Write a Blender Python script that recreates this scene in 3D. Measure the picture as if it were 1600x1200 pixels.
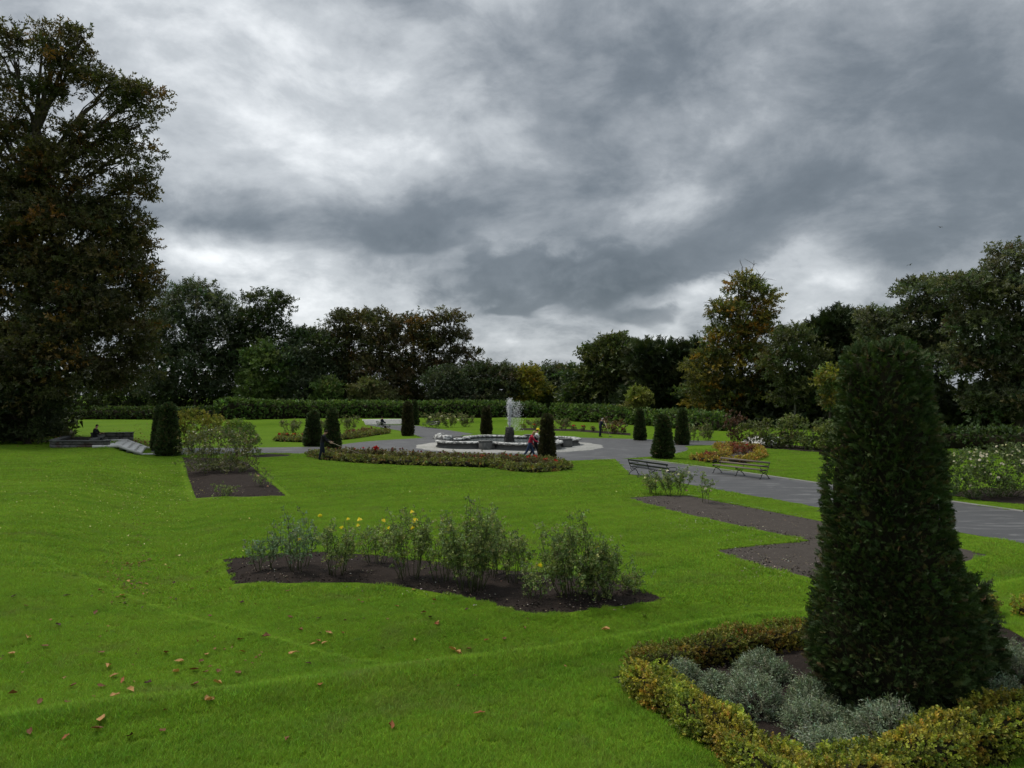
import bpy, math
import numpy as np
from mathutils import Vector, Matrix
from mathutils.geometry import delaunay_2d_cdt

R = math.radians
for _o in list(bpy.data.objects):
    bpy.data.objects.remove(_o)
SC = bpy.context.scene
COL = SC.collection

# ------------------------------------------------------------------ camera
FPX, CAM_H = 1190.0, 4.0            # focal length in photo pixels (1600 wide), eye height above the sunken garden
PITCH = math.atan(17.0 / FPX)
cam_d = bpy.data.cameras.new('camera')
cam_d.sensor_width = 36.0
cam_d.lens = 36.0 * FPX / 1600.0
cam_d.clip_start = 0.1
cam_d.clip_end = 6000.0
cam = bpy.data.objects.new('camera', cam_d)
COL.objects.link(cam)
cam.location = (0, 0, CAM_H)
cam.rotation_euler = (R(90) + PITCH, 0, 0)
SC.camera = cam

# ------------------------------------------------------------------ exposure / render
SC.view_settings.view_transform = 'Standard'
SC.view_settings.look = 'None'
SC.view_settings.exposure = 0.85
SC.view_settings.gamma = 1.0
SC.view_settings.use_curve_mapping = False
SC.render.engine = 'CYCLES'
SC.cycles.max_bounces = 5
SC.cycles.diffuse_bounces = 3
SC.cycles.glossy_bounces = 2
SC.cycles.transmission_bounces = 3
SC.cycles.transparent_max_bounces = 4
SC.cycles.caustics_reflective = False
SC.cycles.caustics_refractive = False
SC.cycles.sample_clamp_indirect = 4.0
SC.cycles.use_denoising = True
SC.cycles.use_adaptive_sampling = True
SC.cycles.adaptive_threshold = 0.015

# ------------------------------------------------------------------ world: overcast cloud deck over a Nishita sky
SUN_AZ, SUN_EL = R(-58), R(60)
world = bpy.data.worlds.new('World')
SC.world = world
world.use_nodes = True
WT = world.node_tree
WT.nodes.clear()


class X:
    """a shader socket with arithmetic"""
    t = WT

    def __init__(s, sock):
        s.s = sock

    def __add__(a, b): return mth('ADD', a, b)
    def __radd__(a, b): return mth('ADD', a, b)
    def __sub__(a, b): return mth('SUBTRACT', a, b)
    def __rsub__(a, b): return mth('SUBTRACT', b, a)
    def __mul__(a, b): return mth('MULTIPLY', a, b)
    def __rmul__(a, b): return mth('MULTIPLY', a, b)
    def __truediv__(a, b): return mth('DIVIDE', a, b)


def put(tree, sock, v):
    if isinstance(v, X):
        tree.links.new(v.s, sock)
    elif v is not None:
        sock.default_value = v


def mth(op, a, b=None, c=None, clamp=False):
    n = X.t.nodes.new('ShaderNodeMath')
    n.operation = op
    n.use_clamp = clamp
    put(X.t, n.inputs[0], a)
    put(X.t, n.inputs[1], b)
    put(X.t, n.inputs[2], c)
    return X(n.outputs[0])


def sstep(x, lo, hi, a=0.0, b=1.0):
    n = X.t.nodes.new('ShaderNodeMapRange')
    n.interpolation_type = 'SMOOTHSTEP'
    put(X.t, n.inputs[0], x)
    for i, v in zip((1, 2, 3, 4), (lo, hi, a, b)):
        put(X.t, n.inputs[i], v)
    return X(n.outputs[0])


def xyz(x, y, z=0.0):
    n = X.t.nodes.new('ShaderNodeCombineXYZ')
    for i, v in enumerate((x, y, z)):
        put(X.t, n.inputs[i], v)
    return X(n.outputs[0])


def noise(vec, scale, detail=6.0, rough=0.55, dist=0.0, lac=2.0):
    n = X.t.nodes.new('ShaderNodeTexNoise')
    put(X.t, n.inputs['Vector'], vec)
    n.inputs['Scale'].default_value = scale
    n.inputs['Detail'].default_value = detail
    n.inputs['Roughness'].default_value = rough
    n.inputs['Lacunarity'].default_value = lac
    n.inputs['Distortion'].default_value = dist
    return X(n.outputs['Fac'])


def ramp(fac, stops, interp='LINEAR'):
    n = X.t.nodes.new('ShaderNodeValToRGB')
    n.color_ramp.interpolation = interp
    el = n.color_ramp.elements
    while len(el) < len(stops):
        el.new(0.5)
    for e, (p, c) in zip(el, stops):
        e.position = p
        e.color = (*c, 1.0)
    put(X.t, n.inputs[0], fac)
    return X(n.outputs[0])


def cmix(fac, a, b, blend='MIX'):
    n = X.t.nodes.new('ShaderNodeMix')
    n.data_type = 'RGBA'
    n.blend_type = blend
    put(X.t, n.inputs[0], fac)
    for i, v in ((6, a), (7, b)):
        put(X.t, n.inputs[i], v if isinstance(v, X) else (*v, 1.0))
    return X(n.outputs[2])


def pix_azel(px, py):
    dx, dy = (px - 800) / FPX, (600 - py) / FPX
    y = math.cos(PITCH) - dy * math.sin(PITCH)
    z = math.sin(PITCH) + dy * math.cos(PITCH)
    return math.atan2(dx, y), math.atan2(z, math.hypot(dx, y))


_tc = WT.nodes.new('ShaderNodeTexCoord')
_sep = WT.nodes.new('ShaderNodeSeparateXYZ')
WT.links.new(_tc.outputs['Generated'], _sep.inputs[0])
wx, wy, wz = (X(_sep.outputs[i]) for i in range(3))
az = mth('ARCTAN2', wx, wy)
el = mth('ARCSINE', wz)
zc = mth('MAXIMUM', wz, 0.0)
den = zc + 0.34
plane = xyz(wx / den, wy / den, 0.37)                    # cloud deck seen in perspective
sphere = xyz(az * 1.0, el * 1.6, 0.0)                     # clouds seen from the side, low down
n_deck = noise(plane, 1.7, 9.0, 0.58, 0.35)
n_soft = noise(plane, 0.8, 2.0, 0.5)
n_cum = noise(sphere, 6.0, 8.0, 0.60, 0.3)
n_fine = noise(sphere, 17.0, 5.0, 0.6, 0.3)
n_wa = noise(sphere, 5.0, 3.0, 0.55)
n_wb = noise(xyz(az + 7.3, el * 1.6, 1.7), 5.0, 3.0, 0.55)
n_str = noise(xyz(az * 1.6, el * 16.0, 2.0), 3.0, 3.0, 0.55)
wpt = xyz(az + (n_wa - 0.5) * 0.22, el + (n_wb - 0.5) * 0.13, 0.0)


def blob(px, py, rx, ry, rot=0.0):
    a0, e0 = pix_azel(px, py)
    mp = WT.nodes.new('ShaderNodeMapping')
    mp.vector_type = 'TEXTURE'
    put(WT, mp.inputs['Vector'], wpt)
    mp.inputs['Location'].default_value = (a0, e0, 0)
    mp.inputs['Rotation'].default_value = (0, 0, R(rot))
    mp.inputs['Scale'].default_value = (2.6 * rx / FPX, 2.6 * ry / FPX, 1)
    g = WT.nodes.new('ShaderNodeTexGradient')
    g.gradient_type = 'QUADRATIC_SPHERE'
    WT.links.new(mp.outputs[0], g.inputs[0])
    return X(g.outputs['Fac'])


low = sstep(el, R(4), R(17), 1.0, 0.0)
fld = 0.5 + (n_deck - 0.5) * (0.86 - low * 0.5) + (n_cum - 0.5) * (0.58 + low * 0.40) + (n_soft - 0.5) * 0.35
for b in (                                                # where the deck is thin (+) and where it is thick (-)
    (330, 20, 420, 170, 0, 0.12), (560, 110, 190, 60, -28, 0.07), (90, 120, 200, 200, 0, 0.08),
    (670, 265, 120, 62, -12, 0.17), (815, 245, 80, 45, -25, 0.13), (420, 205, 130, 60, 10, 0.08),
    (900, 140, 90, 40, 0, 0.08), (1180, 185, 110, 40, 15, 0.10), (960, 320, 170, 22, 10, 0.12),
    (330, 425, 150, 28, 0, 0.20), (560, 400, 130, 36, 0, 0.20), (480, 490, 90, 40, 0, 0.22),
    (850, 385, 170, 26, 0, 0.12), (1085, 450, 60, 50, 0, 0.26), (1300, 455, 170, 34, 0, 0.16),
    (800, 540, 700, 50, 0, 0.20), (640, 470, 110, 50, 0, 0.12), (980, 235, 150, 40, -20, 0.10),
    (330, 345, 230, 52, 0, -0.20), (640, 362, 140, 36, 8, -0.20), (430, 300, 130, 60, 0, -0.10),
    (1330, 120, 420, 200, 0, -0.12), (1000, 60, 260, 90, -20, -0.12), (1250, 330, 330, 60, 12, -0.12),
    (1560, 260, 200, 220, 0, -0.10), (1030, 270, 170, 60, 0, -0.04), (700, 30, 160, 60, -30, -0.10),
):
    fld = mth('MULTIPLY_ADD', blob(*b[:5]), b[5], fld)
lum = 0.225 + sstep(fld, 0.30, 0.74) * 0.38 + (fld - 0.45) * 0.46 + sstep(fld, 0.66, 0.92) * 0.14 + (n_fine - 0.5) * 0.20
# low dark clouds with ragged edges over the bright band
for b, amt, k in (((900, 432, 225, 58, 4), 0.34, 0.50), ((1030, 405, 170, 44, 10), 0.20, 0.52), ((800, 488, 80, 14, 0), 0.26, 0.55),
                  ((1010, 492, 90, 22, 0), 0.18, 0.55), ((640, 372, 110, 34, 0), 0.20, 0.55)):
    m = sstep(blob(*b) + (n_cum - 0.5) * 1.1 + (n_fine - 0.5) * 0.6, k - 0.24, k + 0.06)
    dk = 0.35 - amt * 0.8 + (n_cum - 0.5) * 0.55 + (n_fine - 0.5) * 0.22 + (fld - 0.5) * 0.25
    lum = lum + (dk - lum) * (m * 0.88)
lum = lum + (n_str - 0.5) * 0.30 * sstep(el, R(3), R(8), 1.0, 0.0)
lumc = mth('ADD', lum, 0.0, clamp=True)
clouds = ramp(lumc, [(0.0, (0.060, 0.074, 0.088)), (0.22, (0.108, 0.125, 0.143)), (0.45, (0.190, 0.208, 0.227)),
                     (0.7, (0.330, 0.350, 0.368)), (1.0, (0.62, 0.638, 0.65))])
zen = sstep(wz, 0.42, 1.0, 1.0, 2.4)                      # an overcast sky grows brighter towards the zenith
hemi = sstep(wz, -0.08, 0.0, 0.25, 1.0)
_sky = WT.nodes.new('ShaderNodeTexSky')
_sky.sky_type = 'NISHITA'
_sky.sun_disc = False
_sky.sun_elevation = SUN_EL
_sky.sun_rotation = SUN_AZ
_sky.air_density = 1.2
_skm = cmix(1.0, X(_sky.outputs[0]), (0.07, 0.07, 0.07), 'MULTIPLY')
_cm = WT.nodes.new('ShaderNodeVectorMath')
_cm.operation = 'SCALE'
put(WT, _cm.inputs[0], clouds)
put(WT, _cm.inputs['Scale'], zen * hemi)
_tot = cmix(0.95, _skm, X(_cm.outputs[0]))
_bg = WT.nodes.new('ShaderNodeBackground')
_bg.inputs['Strength'].default_value = 1.0
put(WT, _bg.inputs['Color'], _tot)
_wo = WT.nodes.new('ShaderNodeOutputWorld')
WT.links.new(_bg.outputs[0], _wo.inputs['Surface'])
world.cycles.sampling_method = 'MANUAL'
world.cycles.sample_map_resolution = 512

# ------------------------------------------------------------------ sun behind thin cloud: ahead, to the left, high
sun_d = bpy.data.lights.new('sun', 'SUN')
sun_d.energy = 1.5
sun_d.angle = R(14)
sun_d.color = (1.0, 0.95, 0.87)
sun = bpy.data.objects.new('sun', sun_d)
COL.objects.link(sun)
_s = Vector((math.sin(SUN_AZ) * math.cos(SUN_EL), math.cos(SUN_AZ) * math.cos(SUN_EL), math.sin(SUN_EL)))
sun.rotation_euler = _s.to_track_quat('Z', 'Y').to_euler()
sun.location = (0, 0, 60)

# ================================================================== helpers
FX, FY, TH = -0.2, 59.5, R(23)      # fountain centre, turn of the garden's axes
CU, SU = math.cos(TH), math.sin(TH)
TER = 0.55                           # height of the surrounding terrace above the sunken garden


def to_uv(x, y):
    dx, dy = x - FX, y - FY
    return dx * CU + dy * SU, -dx * SU + dy * CU


def from_uv(u, v):
    return FX + u * CU - v * SU, FY + u * SU + v * CU


def sm(t):
    t = np.clip(t, 0, 1)
    return t * t * (3 - 2 * t)


def height(x, y):
    """the lie of the land"""
    x, y = np.asarray(x, float), np.asarray(y, float)
    u, v = to_uv(x, y)
    a = sm((-24.2 - 2.3 * np.exp(-((v - 4.5) / 6.5) ** 6) - u) / (3.4 - 2.0 * np.exp(-((v - 4.5) / 6.5) ** 6)))
    b = 1 - np.cos(np.clip((-44.3 - v) / 1.2, 0, 1) * math.pi / 2)
    c = sm((u - 19.6 - 1.5 * np.exp(-((v + 1.5) / 4.5) ** 6)) / 2.6)
    d = sm((v - 44.5 - 1.0 * np.exp(-((u - 1.9) / 5.5) ** 6)) / 2.0)
    berm = 0.60 * (1 - np.cos(np.clip(((-39.9 + (u + 22.5) * -1.55) - v) / 1.7, 0, 1) * math.pi / 2)) * sm((-17.5 - u) / 3.0)
    h = 1 - (1 - a) * (1 - b) * (1 - c) * (1 - d) * (1 - np.clip(berm, 0, 1))
    wav = 0.05 * np.sin(x * 0.55 + 1.3 * np.sin(y * 0.21)) * np.sin(y * 0.47 + 0.8) + 0.02 * np.sin(x * 1.3 + y * 0.9)
    # a slight hollow along the foot of the left bank and of the near bank
    hol = -0.20 * np.exp(-((u + 23.2) / 1.1) ** 2) * sm((-8 - v) / 6) - 0.20 * np.exp(-((v + 43.4) / 1.1) ** 2)
    lip = 0.05 * np.exp(-((v + 45.7) / 0.45) ** 2) * (1 - a)            # the bank's rounded brow
    return TER * h + lip + wav * sm((h - 0.05) / 0.5) * np.where(v > 60, 0, 1) + hol * (1 - h)


def ray(px, py):
    dx, dy = (px - 800) / FPX, (600 - py) / FPX
    return dx, math.cos(PITCH) - dy * math.sin(PITCH), math.sin(PITCH) + dy * math.cos(PITCH)


def at(px, py, Y):
    d = ray(px, py)
    t = Y / d[1]
    return np.array((d[0] * t, Y, CAM_H + d[2] * t))


def gz(px, py, z=0.0):
    d = ray(px, py)
    t = (z - CAM_H) / d[2]
    return np.array((d[0] * t, d[1] * t, z))


def GV(px, py):
    """the same for many pixels at once"""
    px, py = np.asarray(px, float), np.asarray(py, float)
    dx, dy = (px - 800) / FPX, (600 - py) / FPX
    ry, rz = math.cos(PITCH) - dy * math.sin(PITCH), math.sin(PITCH) + dy * math.cos(PITCH)
    z = np.zeros(len(px))
    for _ in range(14):
        t = (z - CAM_H) / rz
        z = 0.5 * z + 0.5 * height(dx * t, ry * t)
    t = (z - CAM_H) / rz
    return np.stack([dx * t, ry * t, z], -1)


def G(px, py):
    z = 0.0
    for _ in range(14):
        p = gz(px, py, z)
        z = 0.5 * z + 0.5 * float(height(p[0], p[1]))
    return gz(px, py, z)


def unit(v):
    v = np.asarray(v, float)
    return v / (np.linalg.norm(v, axis=-1, keepdims=True) + 1e-12)


# ---- mesh making
TRIS = [0]


def mesh(name, V, T, col=None, smooth=False, quads=False):
    V = np.ascontiguousarray(V, np.float32)
    T = np.ascontiguousarray(T, np.int32)
    k = T.shape[1]
    me = bpy.data.meshes.new(name)
    me.vertices.add(len(V))
    me.vertices.foreach_set('co', V.ravel())
    me.loops.add(T.size)
    me.loops.foreach_set('vertex_index', T.ravel())
    me.polygons.add(len(T))
    me.polygons.foreach_set('loop_start', np.arange(0, T.size, k, dtype=np.int32))
    if smooth:
        me.polygons.foreach_set('use_smooth', np.ones(len(T), bool))
    me.update(calc_edges=True)
    if col is not None:
        ca = me.color_attributes.new('Col', 'FLOAT_COLOR', 'POINT')
        c4 = np.ones((len(V), 4), np.float32)
        c4[:, :3] = col
        ca.data.foreach_set('color', c4.ravel())
    TRIS[0] += len(T) * (k - 2)
    return me


def link(name, data, mat=None, parent=None):
    o = bpy.data.objects.new(name, data)
    COL.objects.link(o)
    if mat is not None:
        if not data.materials:
            data.materials.append(mat)
    if parent is not None:
        o.parent = parent
    return o


def tag(o, label=None, cat=None, group=None, kind=None):
    for k, v in (('label', label), ('category', cat), ('group', group), ('kind', kind)):
        if v:
            o[k] = v
    return o


def thing(name, label, cat, loc, rz=0.0, group=None):
    o = bpy.data.objects.new(name, None)
    o.empty_display_size = 0.2
    COL.objects.link(o)
    o.location = [float(q) for q in loc]
    o.rotation_euler = (0, 0, rz)
    return tag(o, label, cat, group)


def copy_tree(o, parent=None):
    c = o.copy()
    COL.objects.link(c)
    if parent is not None:
        c.parent = parent
    for ch in list(o.children):
        copy_tree(ch, c)
    return c


class MB:
    """collects triangles; build() links them as ONE mesh object"""

    def __init__(s):
        s.V, s.T, s.C, s.n = [], [], [], 0

    def add(s, V, T, col=None):
        V = np.asarray(V, float)
        s.V.append(V)
        s.T.append(np.asarray(T, int) + s.n)
        s.n += len(V)
        if col is not None:
            s.C.append(np.broadcast_to(np.asarray(col, float), (len(V), 3)))
        return s

    def box(s, c, size, rz=0.0, tilt=None, taper=1.0):
        h = np.asarray(size, float) / 2
        V = np.array([(x, y, z) for z in (-1, 1) for y in (-1, 1) for x in (-1, 1)], float)
        V[4:, :2] *= taper
        V = V * h
        if tilt is not None:
            V = V @ np.array(Matrix.Rotation(tilt[1], 3, tilt[0])).T
        if rz:
            V = V @ np.array(Matrix.Rotation(rz, 3, 'Z')).T
        q = [(0, 2, 3, 1), (4, 5, 7, 6), (0, 1, 5, 4), (2, 6, 7, 3), (0, 4, 6, 2), (1, 3, 7, 5)]
        T = [t for a, b, c_, d in q for t in ((a, b, c_), (a, c_, d))]
        return s.add(V + np.asarray(c, float), T)

    def tube(s, P, rad, n=5, col=None):
        V, T = tube(P, rad, n)
        return s.add(V, T, col)

    def arrays(s):
        return np.concatenate(s.V), np.concatenate(s.T), (np.concatenate(s.C) if s.C else None)

    def mesh(s, name, smooth=False):
        V, T, C = s.arrays()
        return mesh(name, V, T, C, smooth)

    def build(s, name, mat, parent=None, smooth=False):
        return link(name, s.mesh(name, smooth), mat, parent)


def tube(P, rad, n=5):
    P = np.asarray(P, float)
    m = len(P)
    rad = np.broadcast_to(np.asarray(rad, float), (m,))
    d = np.gradient(P, axis=0)
    d = unit(d)
    ref = np.array((0.31, 0.17, 0.93)) if abs(d[:, 2]).mean() < 0.8 else np.array((0.93, 0.3, 0.1))
    a = unit(np.cross(d, ref))
    b = np.cross(d, a)
    ang = np.arange(n) * 2 * math.pi / n
    ring = a[:, None, :] * np.cos(ang)[None, :, None] + b[:, None, :] * np.sin(ang)[None, :, None]
    V = (P[:, None, :] + ring * rad[:, None, None]).reshape(-1, 3)
    T = []
    for i in range(m - 1):
        for j in range(n):
            p, q = i * n + j, i * n + (j + 1) % n
            T += [(p, q, q + n), (p, q + n, p + n)]
    V = np.concatenate([V, P[:1], P[-1:]])
    e = m * n
    for j in range(n):
        T += [(e, (j + 1) % n, j), (e + 1, (m - 1) * n + j, (m - 1) * n + (j + 1) % n)]
    return V, np.array(T)


def lathe(prof, n=24):
    """profile of (r, z) turned about z"""
    prof = np.asarray(prof, float)
    ang = np.arange(n) * 2 * math.pi / n
    V = np.stack([prof[:, 0, None] * np.cos(ang), prof[:, 0, None] * np.sin(ang), np.broadcast_to(prof[:, 1, None], (len(prof), n))], -1).reshape(-1, 3)
    T = []
    for i in range(len(prof) - 1):
        for j in range(n):
            p, q = i * n + j, i * n + (j + 1) % n
            T += [(p, q, q + n), (p, q + n, p + n)]
    return V, np.array(T)


def frames(D, rng):
    z = unit(D)
    x = unit(np.cross(z, rng.normal(size=z.shape)))
    y = np.cross(z, x)
    return np.stack([x, y, z], -1)


def bake(temps, pos, D, scale, col, rng, jit=0.25):
    """copies of small templates (verts, tris, per-vertex tint) joined into one vertex/triangle array"""
    pos = np.asarray(pos, float)
    N = len(pos)
    Fm = frames(D, rng)
    scale = np.broadcast_to(np.asarray(scale, float), (N,))
    col = np.broadcast_to(np.asarray(col, float), (N, 3))
    pick = rng.integers(0, len(temps), N)
    Vs, Ts, Cs, off = [], [], [], 0
    for k, (tv, tt, tc) in enumerate(temps):
        ix = np.nonzero(pick == k)[0]
        if not len(ix):
            continue
        V = np.einsum('nij,vj->nvi', Fm[ix], tv) * scale[ix, None, None] + pos[ix, None, :]
        C = col[ix, None, :] * tc[None, :, None] * (1 + jit * (rng.random((len(ix), 1, 1)) - 0.5))
        T = tt[None] + (np.arange(len(ix)) * len(tv))[:, None, None] + off
        Vs.append(V.reshape(-1, 3))
        Cs.append(C.reshape(-1, 3))
        Ts.append(T.reshape(-1, 3))
        off += len(ix) * len(tv)
    return np.concatenate(Vs), np.concatenate(Ts), np.concatenate(Cs)


def leaf_tri(base, d, l, w, side, fold=0.25):
    """a leaf folded along its midrib: 4 verts, 2 triangles"""
    base, d = np.asarray(base, float), unit(d)
    s = unit(np.cross(d, side))
    n = np.cross(s, d)
    return np.array([base, base + d * l * 0.45 + s * w - n * w * fold, base + d * l, base + d * l * 0.45 - s * w - n * w * fold])


def twig(nl, L, ll, lw, rng, spread=0.9, stem=0.012, droop=0.0):
    V, T, C = [], [], []
    if stem:
        V += [np.array([(-stem, 0, 0), (stem, 0, 0), (0, 0, L)])]
        T += [(0, 1, 2)]
        C += [0.6] * 3
    n = 3 if stem else 0
    for i in range(nl):
        t = 0.12 + 0.88 * (i + rng.random() * 0.5) / nl
        a = i * 2.4 + rng.random()
        out = np.array((math.cos(a), math.sin(a), 0))
        d = out * spread + np.array((0, 0, 1.0 - t * 0.2)) * (1.1 - spread * 0.5) + rng.normal(size=3) * 0.2
        V.append(leaf_tri((0, 0, t * L), d, ll * (0.75 + 0.5 * rng.random()), lw * (0.75 + 0.5 * rng.random()), rng.normal(size=3)))
        T += [(n, n + 1, n + 2), (n, n + 2, n + 3)]
        C += [0.8 + 0.4 * rng.random()] * 4
        n += 4
    return np.concatenate(V), np.array(T), np.array(C)


def tritwig(nl, L, ll, lw, rng, spread=1.0):
    """the same shoot for trees farther off: one triangle a leaf"""
    V, T, C = [], [], []
    for i in range(nl):
        t = 0.08 + 0.92 * (i + rng.random() * 0.5) / nl
        a = i * 2.4 + rng.random()
        d = unit(np.array((math.cos(a) * spread, math.sin(a) * spread, 0.6)) + rng.normal(size=3) * 0.3)
        s = unit(np.cross(d, rng.normal(size=3)))
        b = np.array((0, 0, t * L)) + d * ll * 0.15
        l, w = ll * (0.7 + 0.6 * rng.random()), lw * (0.7 + 0.6 * rng.random())
        V += [b + s * w, b - s * w * 0.8, b + d * l]
        T.append((3 * i, 3 * i + 1, 3 * i + 2))
        C += [0.75 + 0.5 * rng.random()] * 3
    return np.array(V), np.array(T), np.array(C)


def spray(nn, L, nl, nw, rng, flat=0.35):
    """a feathery conifer shoot: needles in pairs along a bent stem"""
    V, T, C, n = [], [], [], 0
    bend = rng.normal(size=2) * 0.18
    ax = lambda t: np.array((bend[0] * t * t * L, bend[1] * t * t * L, t * L))
    V += [np.array([(-0.02 * L, 0, 0), (0.02 * L, 0, 0), ax(1.0)])]
    T += [(0, 1, 2)]
    C += [0.7] * 3
    n = 3
    for i in range(nn):
        t = 0.05 + 0.95 * i / nn
        for s in (-1, 1):
            d = unit(np.array((s, rng.normal() * flat, 0.75 + rng.random() * 0.4)))
            b = ax(t)
            side = unit(np.cross(d, (0, 1, 0.3 * rng.normal())))
            l = nl * (1.15 - 0.6 * t) * (0.8 + 0.4 * rng.random())
            V.append(np.array([b - side * nw, b + side * nw, b + d * l]))
            T.append((n, n + 1, n + 2))
            C += [0.75, 0.75, 1.1]
            n += 3
    return np.concatenate(V), np.array(T), np.array(C)


# ---- materials
def mat(name):
    m = bpy.data.materials.new(name)
    m.use_nodes = True
    m.node_tree.nodes.clear()
    X.t = m.node_tree
    return m


def node(kind, **kw):
    n = X.t.nodes.new(kind)
    for k, v in kw.items():
        put(X.t, n.inputs[k.replace('_', ' ')], v)
    return n


def finish(m, shader):
    o = X.t.nodes.new('ShaderNodeOutputMaterial')
    X.t.links.new(shader, o.inputs['Surface'])
    return m


def objco():
    n = X.t.nodes.new('ShaderNodeTexCoord')
    return X(n.outputs['Object'])


def worldpos():
    n = X.t.nodes.new('ShaderNodeNewGeometry')
    return X(n.outputs['Position'])


def vscale(v, sx, sy, sz):
    n = X.t.nodes.new('ShaderNodeVectorMath')
    n.operation = 'MULTIPLY'
    put(X.t, n.inputs[0], v)
    n.inputs[1].default_value = (sx, sy, sz)
    return X(n.outputs[0])


def bump(h, strength=0.3, dist=0.02):
    n = X.t.nodes.new('ShaderNodeBump')
    n.inputs['Strength'].default_value = strength
    n.inputs['Distance'].default_value = dist
    put(X.t, n.inputs['Height'], h)
    return X(n.outputs[0])


def pbsdf(col, rough=0.7, spec=0.3, normal=None, metal=0.0, **kw):
    n = X.t.nodes.new('ShaderNodeBsdfPrincipled')
    put(X.t, n.inputs['Base Color'], col if isinstance(col, X) else (*col, 1.0))
    put(X.t, n.inputs['Roughness'], rough)
    put(X.t, n.inputs['Specular IOR Level'], spec)
    put(X.t, n.inputs['Metallic'], metal)
    if normal is not None:
        put(X.t, n.inputs['Normal'], normal)
    for k, v in kw.items():
        put(X.t, n.inputs[k], v)
    return n.outputs[0]


def leaf_mat(name, trans=0.3, rough=0.55, spec=0.25, vary=0.0):
    m = mat(name)
    a = X.t.nodes.new('ShaderNodeVertexColor')
    a.layer_name = 'Col'
    c = X(a.outputs['Color'])
    p = pbsdf(c, rough, spec)
    t = X.t.nodes.new('ShaderNodeBsdfTranslucent')
    put(X.t, t.inputs['Color'], cmix(1.0, c, (1.25, 1.35, 0.7), 'MULTIPLY'))
    x = X.t.nodes.new('ShaderNodeMixShader')
    x.inputs[0].default_value = trans
    X.t.links.new(p, x.inputs[1])
    X.t.links.new(t.outputs[0], x.inputs[2])
    return finish(m, x.outputs[0])


def plain(name, col, rough=0.7, spec=0.3, var=0.25, scale=6.0, bmp=0.15, metal=0.0):
    m = mat(name)
    co = objco()
    f = noise(co, scale, 6.0, 0.6)
    c = cmix(f, [q * (1 - var) for q in col], [min(1, q * (1 + var)) for q in col])
    return finish(m, pbsdf(c, rough, spec, bump(noise(co, scale * 5, 4.0, 0.6), bmp, 0.01), metal))


M_LEAF = leaf_mat('leaf', 0.30)
M_NEEDLE = leaf_mat('needle', 0.12, 0.6, 0.2)
M_PETAL = leaf_mat('petal', 0.35, 0.6, 0.2)


def bark_mat(name, col):
    m = mat(name)
    co = objco()
    f = noise(vscale(co, 6, 6, 1.2), 1.0, 8.0, 0.65)
    c = cmix(f, [q * 0.55 for q in col], [q * 1.5 for q in col])
    return finish(m, pbsdf(c, 0.9, 0.15, bump(f, 0.8, 0.06)))


M_BARK = bark_mat('bark', (0.075, 0.062, 0.048))
M_BARKP = bark_mat('pale_bark', (0.24, 0.23, 0.20))
M_STEM = bark_mat('green_stem', (0.07, 0.08, 0.035))

# ================================================================== ground
def lawn_colour(pos):
    """short turf: tufts, clover patches, faint mowing lines along the garden's long axis"""
    big = noise(pos, 0.22, 4.0, 0.55)
    mid = noise(pos, 1.6, 5.0, 0.6)
    fine = noise(pos, 26.0, 4.0, 0.7)
    c = cmix(sstep(big, 0.35, 0.66), (0.070, 0.140, 0.007), (0.096, 0.172, 0.009))
    c = cmix(sstep(mid, 0.38, 0.75, 0.0, 0.55), c, (0.118, 0.190, 0.012))
    c = cmix(sstep(mid, 0.42, 0.2, 0.0, 0.5), c, (0.045, 0.098, 0.006))
    dull = noise(pos, 0.75, 6.0, 0.62, 0.5)
    c = cmix(sstep(dull, 0.54, 0.70, 0.0, 0.55), c, (0.098, 0.122, 0.022))
    c = cmix(sstep(noise(pos, 3.3, 5.0, 0.65), 0.60, 0.70, 0.0, 0.5), c, (0.048, 0.112, 0.020))
    rot = X.t.nodes.new('ShaderNodeVectorRotate')
    rot.rotation_type = 'Z_AXIS'
    put(X.t, rot.inputs['Vector'], pos)
    rot.inputs['Angle'].default_value = -TH - R(8)
    sp = X.t.nodes.new('ShaderNodeSeparateXYZ')
    X.t.links.new(rot.outputs[0], sp.inputs[0])
    w = mth('SINE', (X(sp.outputs[1]) + (mid - 0.5) * 0.25) * 4.6)
    c = cmix(sstep(w, -0.6, 0.6, 0.0, 0.30), c, (0.115, 0.195, 0.010))
    return c, fine


m = mat('lawn')
_p = worldpos()
_c, _fine = lawn_colour(_p)
_c = cmix(sstep(_fine, 0.35, 0.7, 0.0, 0.6), _c, (0.036, 0.075, 0.005))
M_LAWN = finish(m, pbsdf(_c, 0.9, 0.04, bump(_fine, 0.55, 0.03)))


def axis(*spans):
    out = []
    for a, b, s in spans:
        out += list(np.arange(a, b, s))
    return np.array(out + [spans[-1][1]])


GRID_U = axis((-2500, -300, 550), (-300, -60, 40), (-60, -34, 2), (-34, -12, 0.35), (-12, 30, 0.7), (30, 60, 2), (60, 300, 40), (300, 2500, 550))
GRID_V = axis((-2500, -300, 550), (-300, -90, 40), (-90, -60, 3), (-60, -48, 0.35), (-48, -38, 0.11), (-38, 62, 0.6), (62, 100, 3), (100, 300, 40), (300, 2500, 550))
_uu, _vv = np.meshgrid(GRID_U, GRID_V)
_x, _y = from_uv(_uu, _vv)
_V3 = np.stack([_x, _y, height(_x, _y)], -1).reshape(-1, 3)
_nu = len(GRID_U)
_i = (np.arange(len(GRID_V) - 1)[:, None] * _nu + np.arange(_nu - 1)[None]).ravel()
GRID_H = height(_x, _y)


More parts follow.
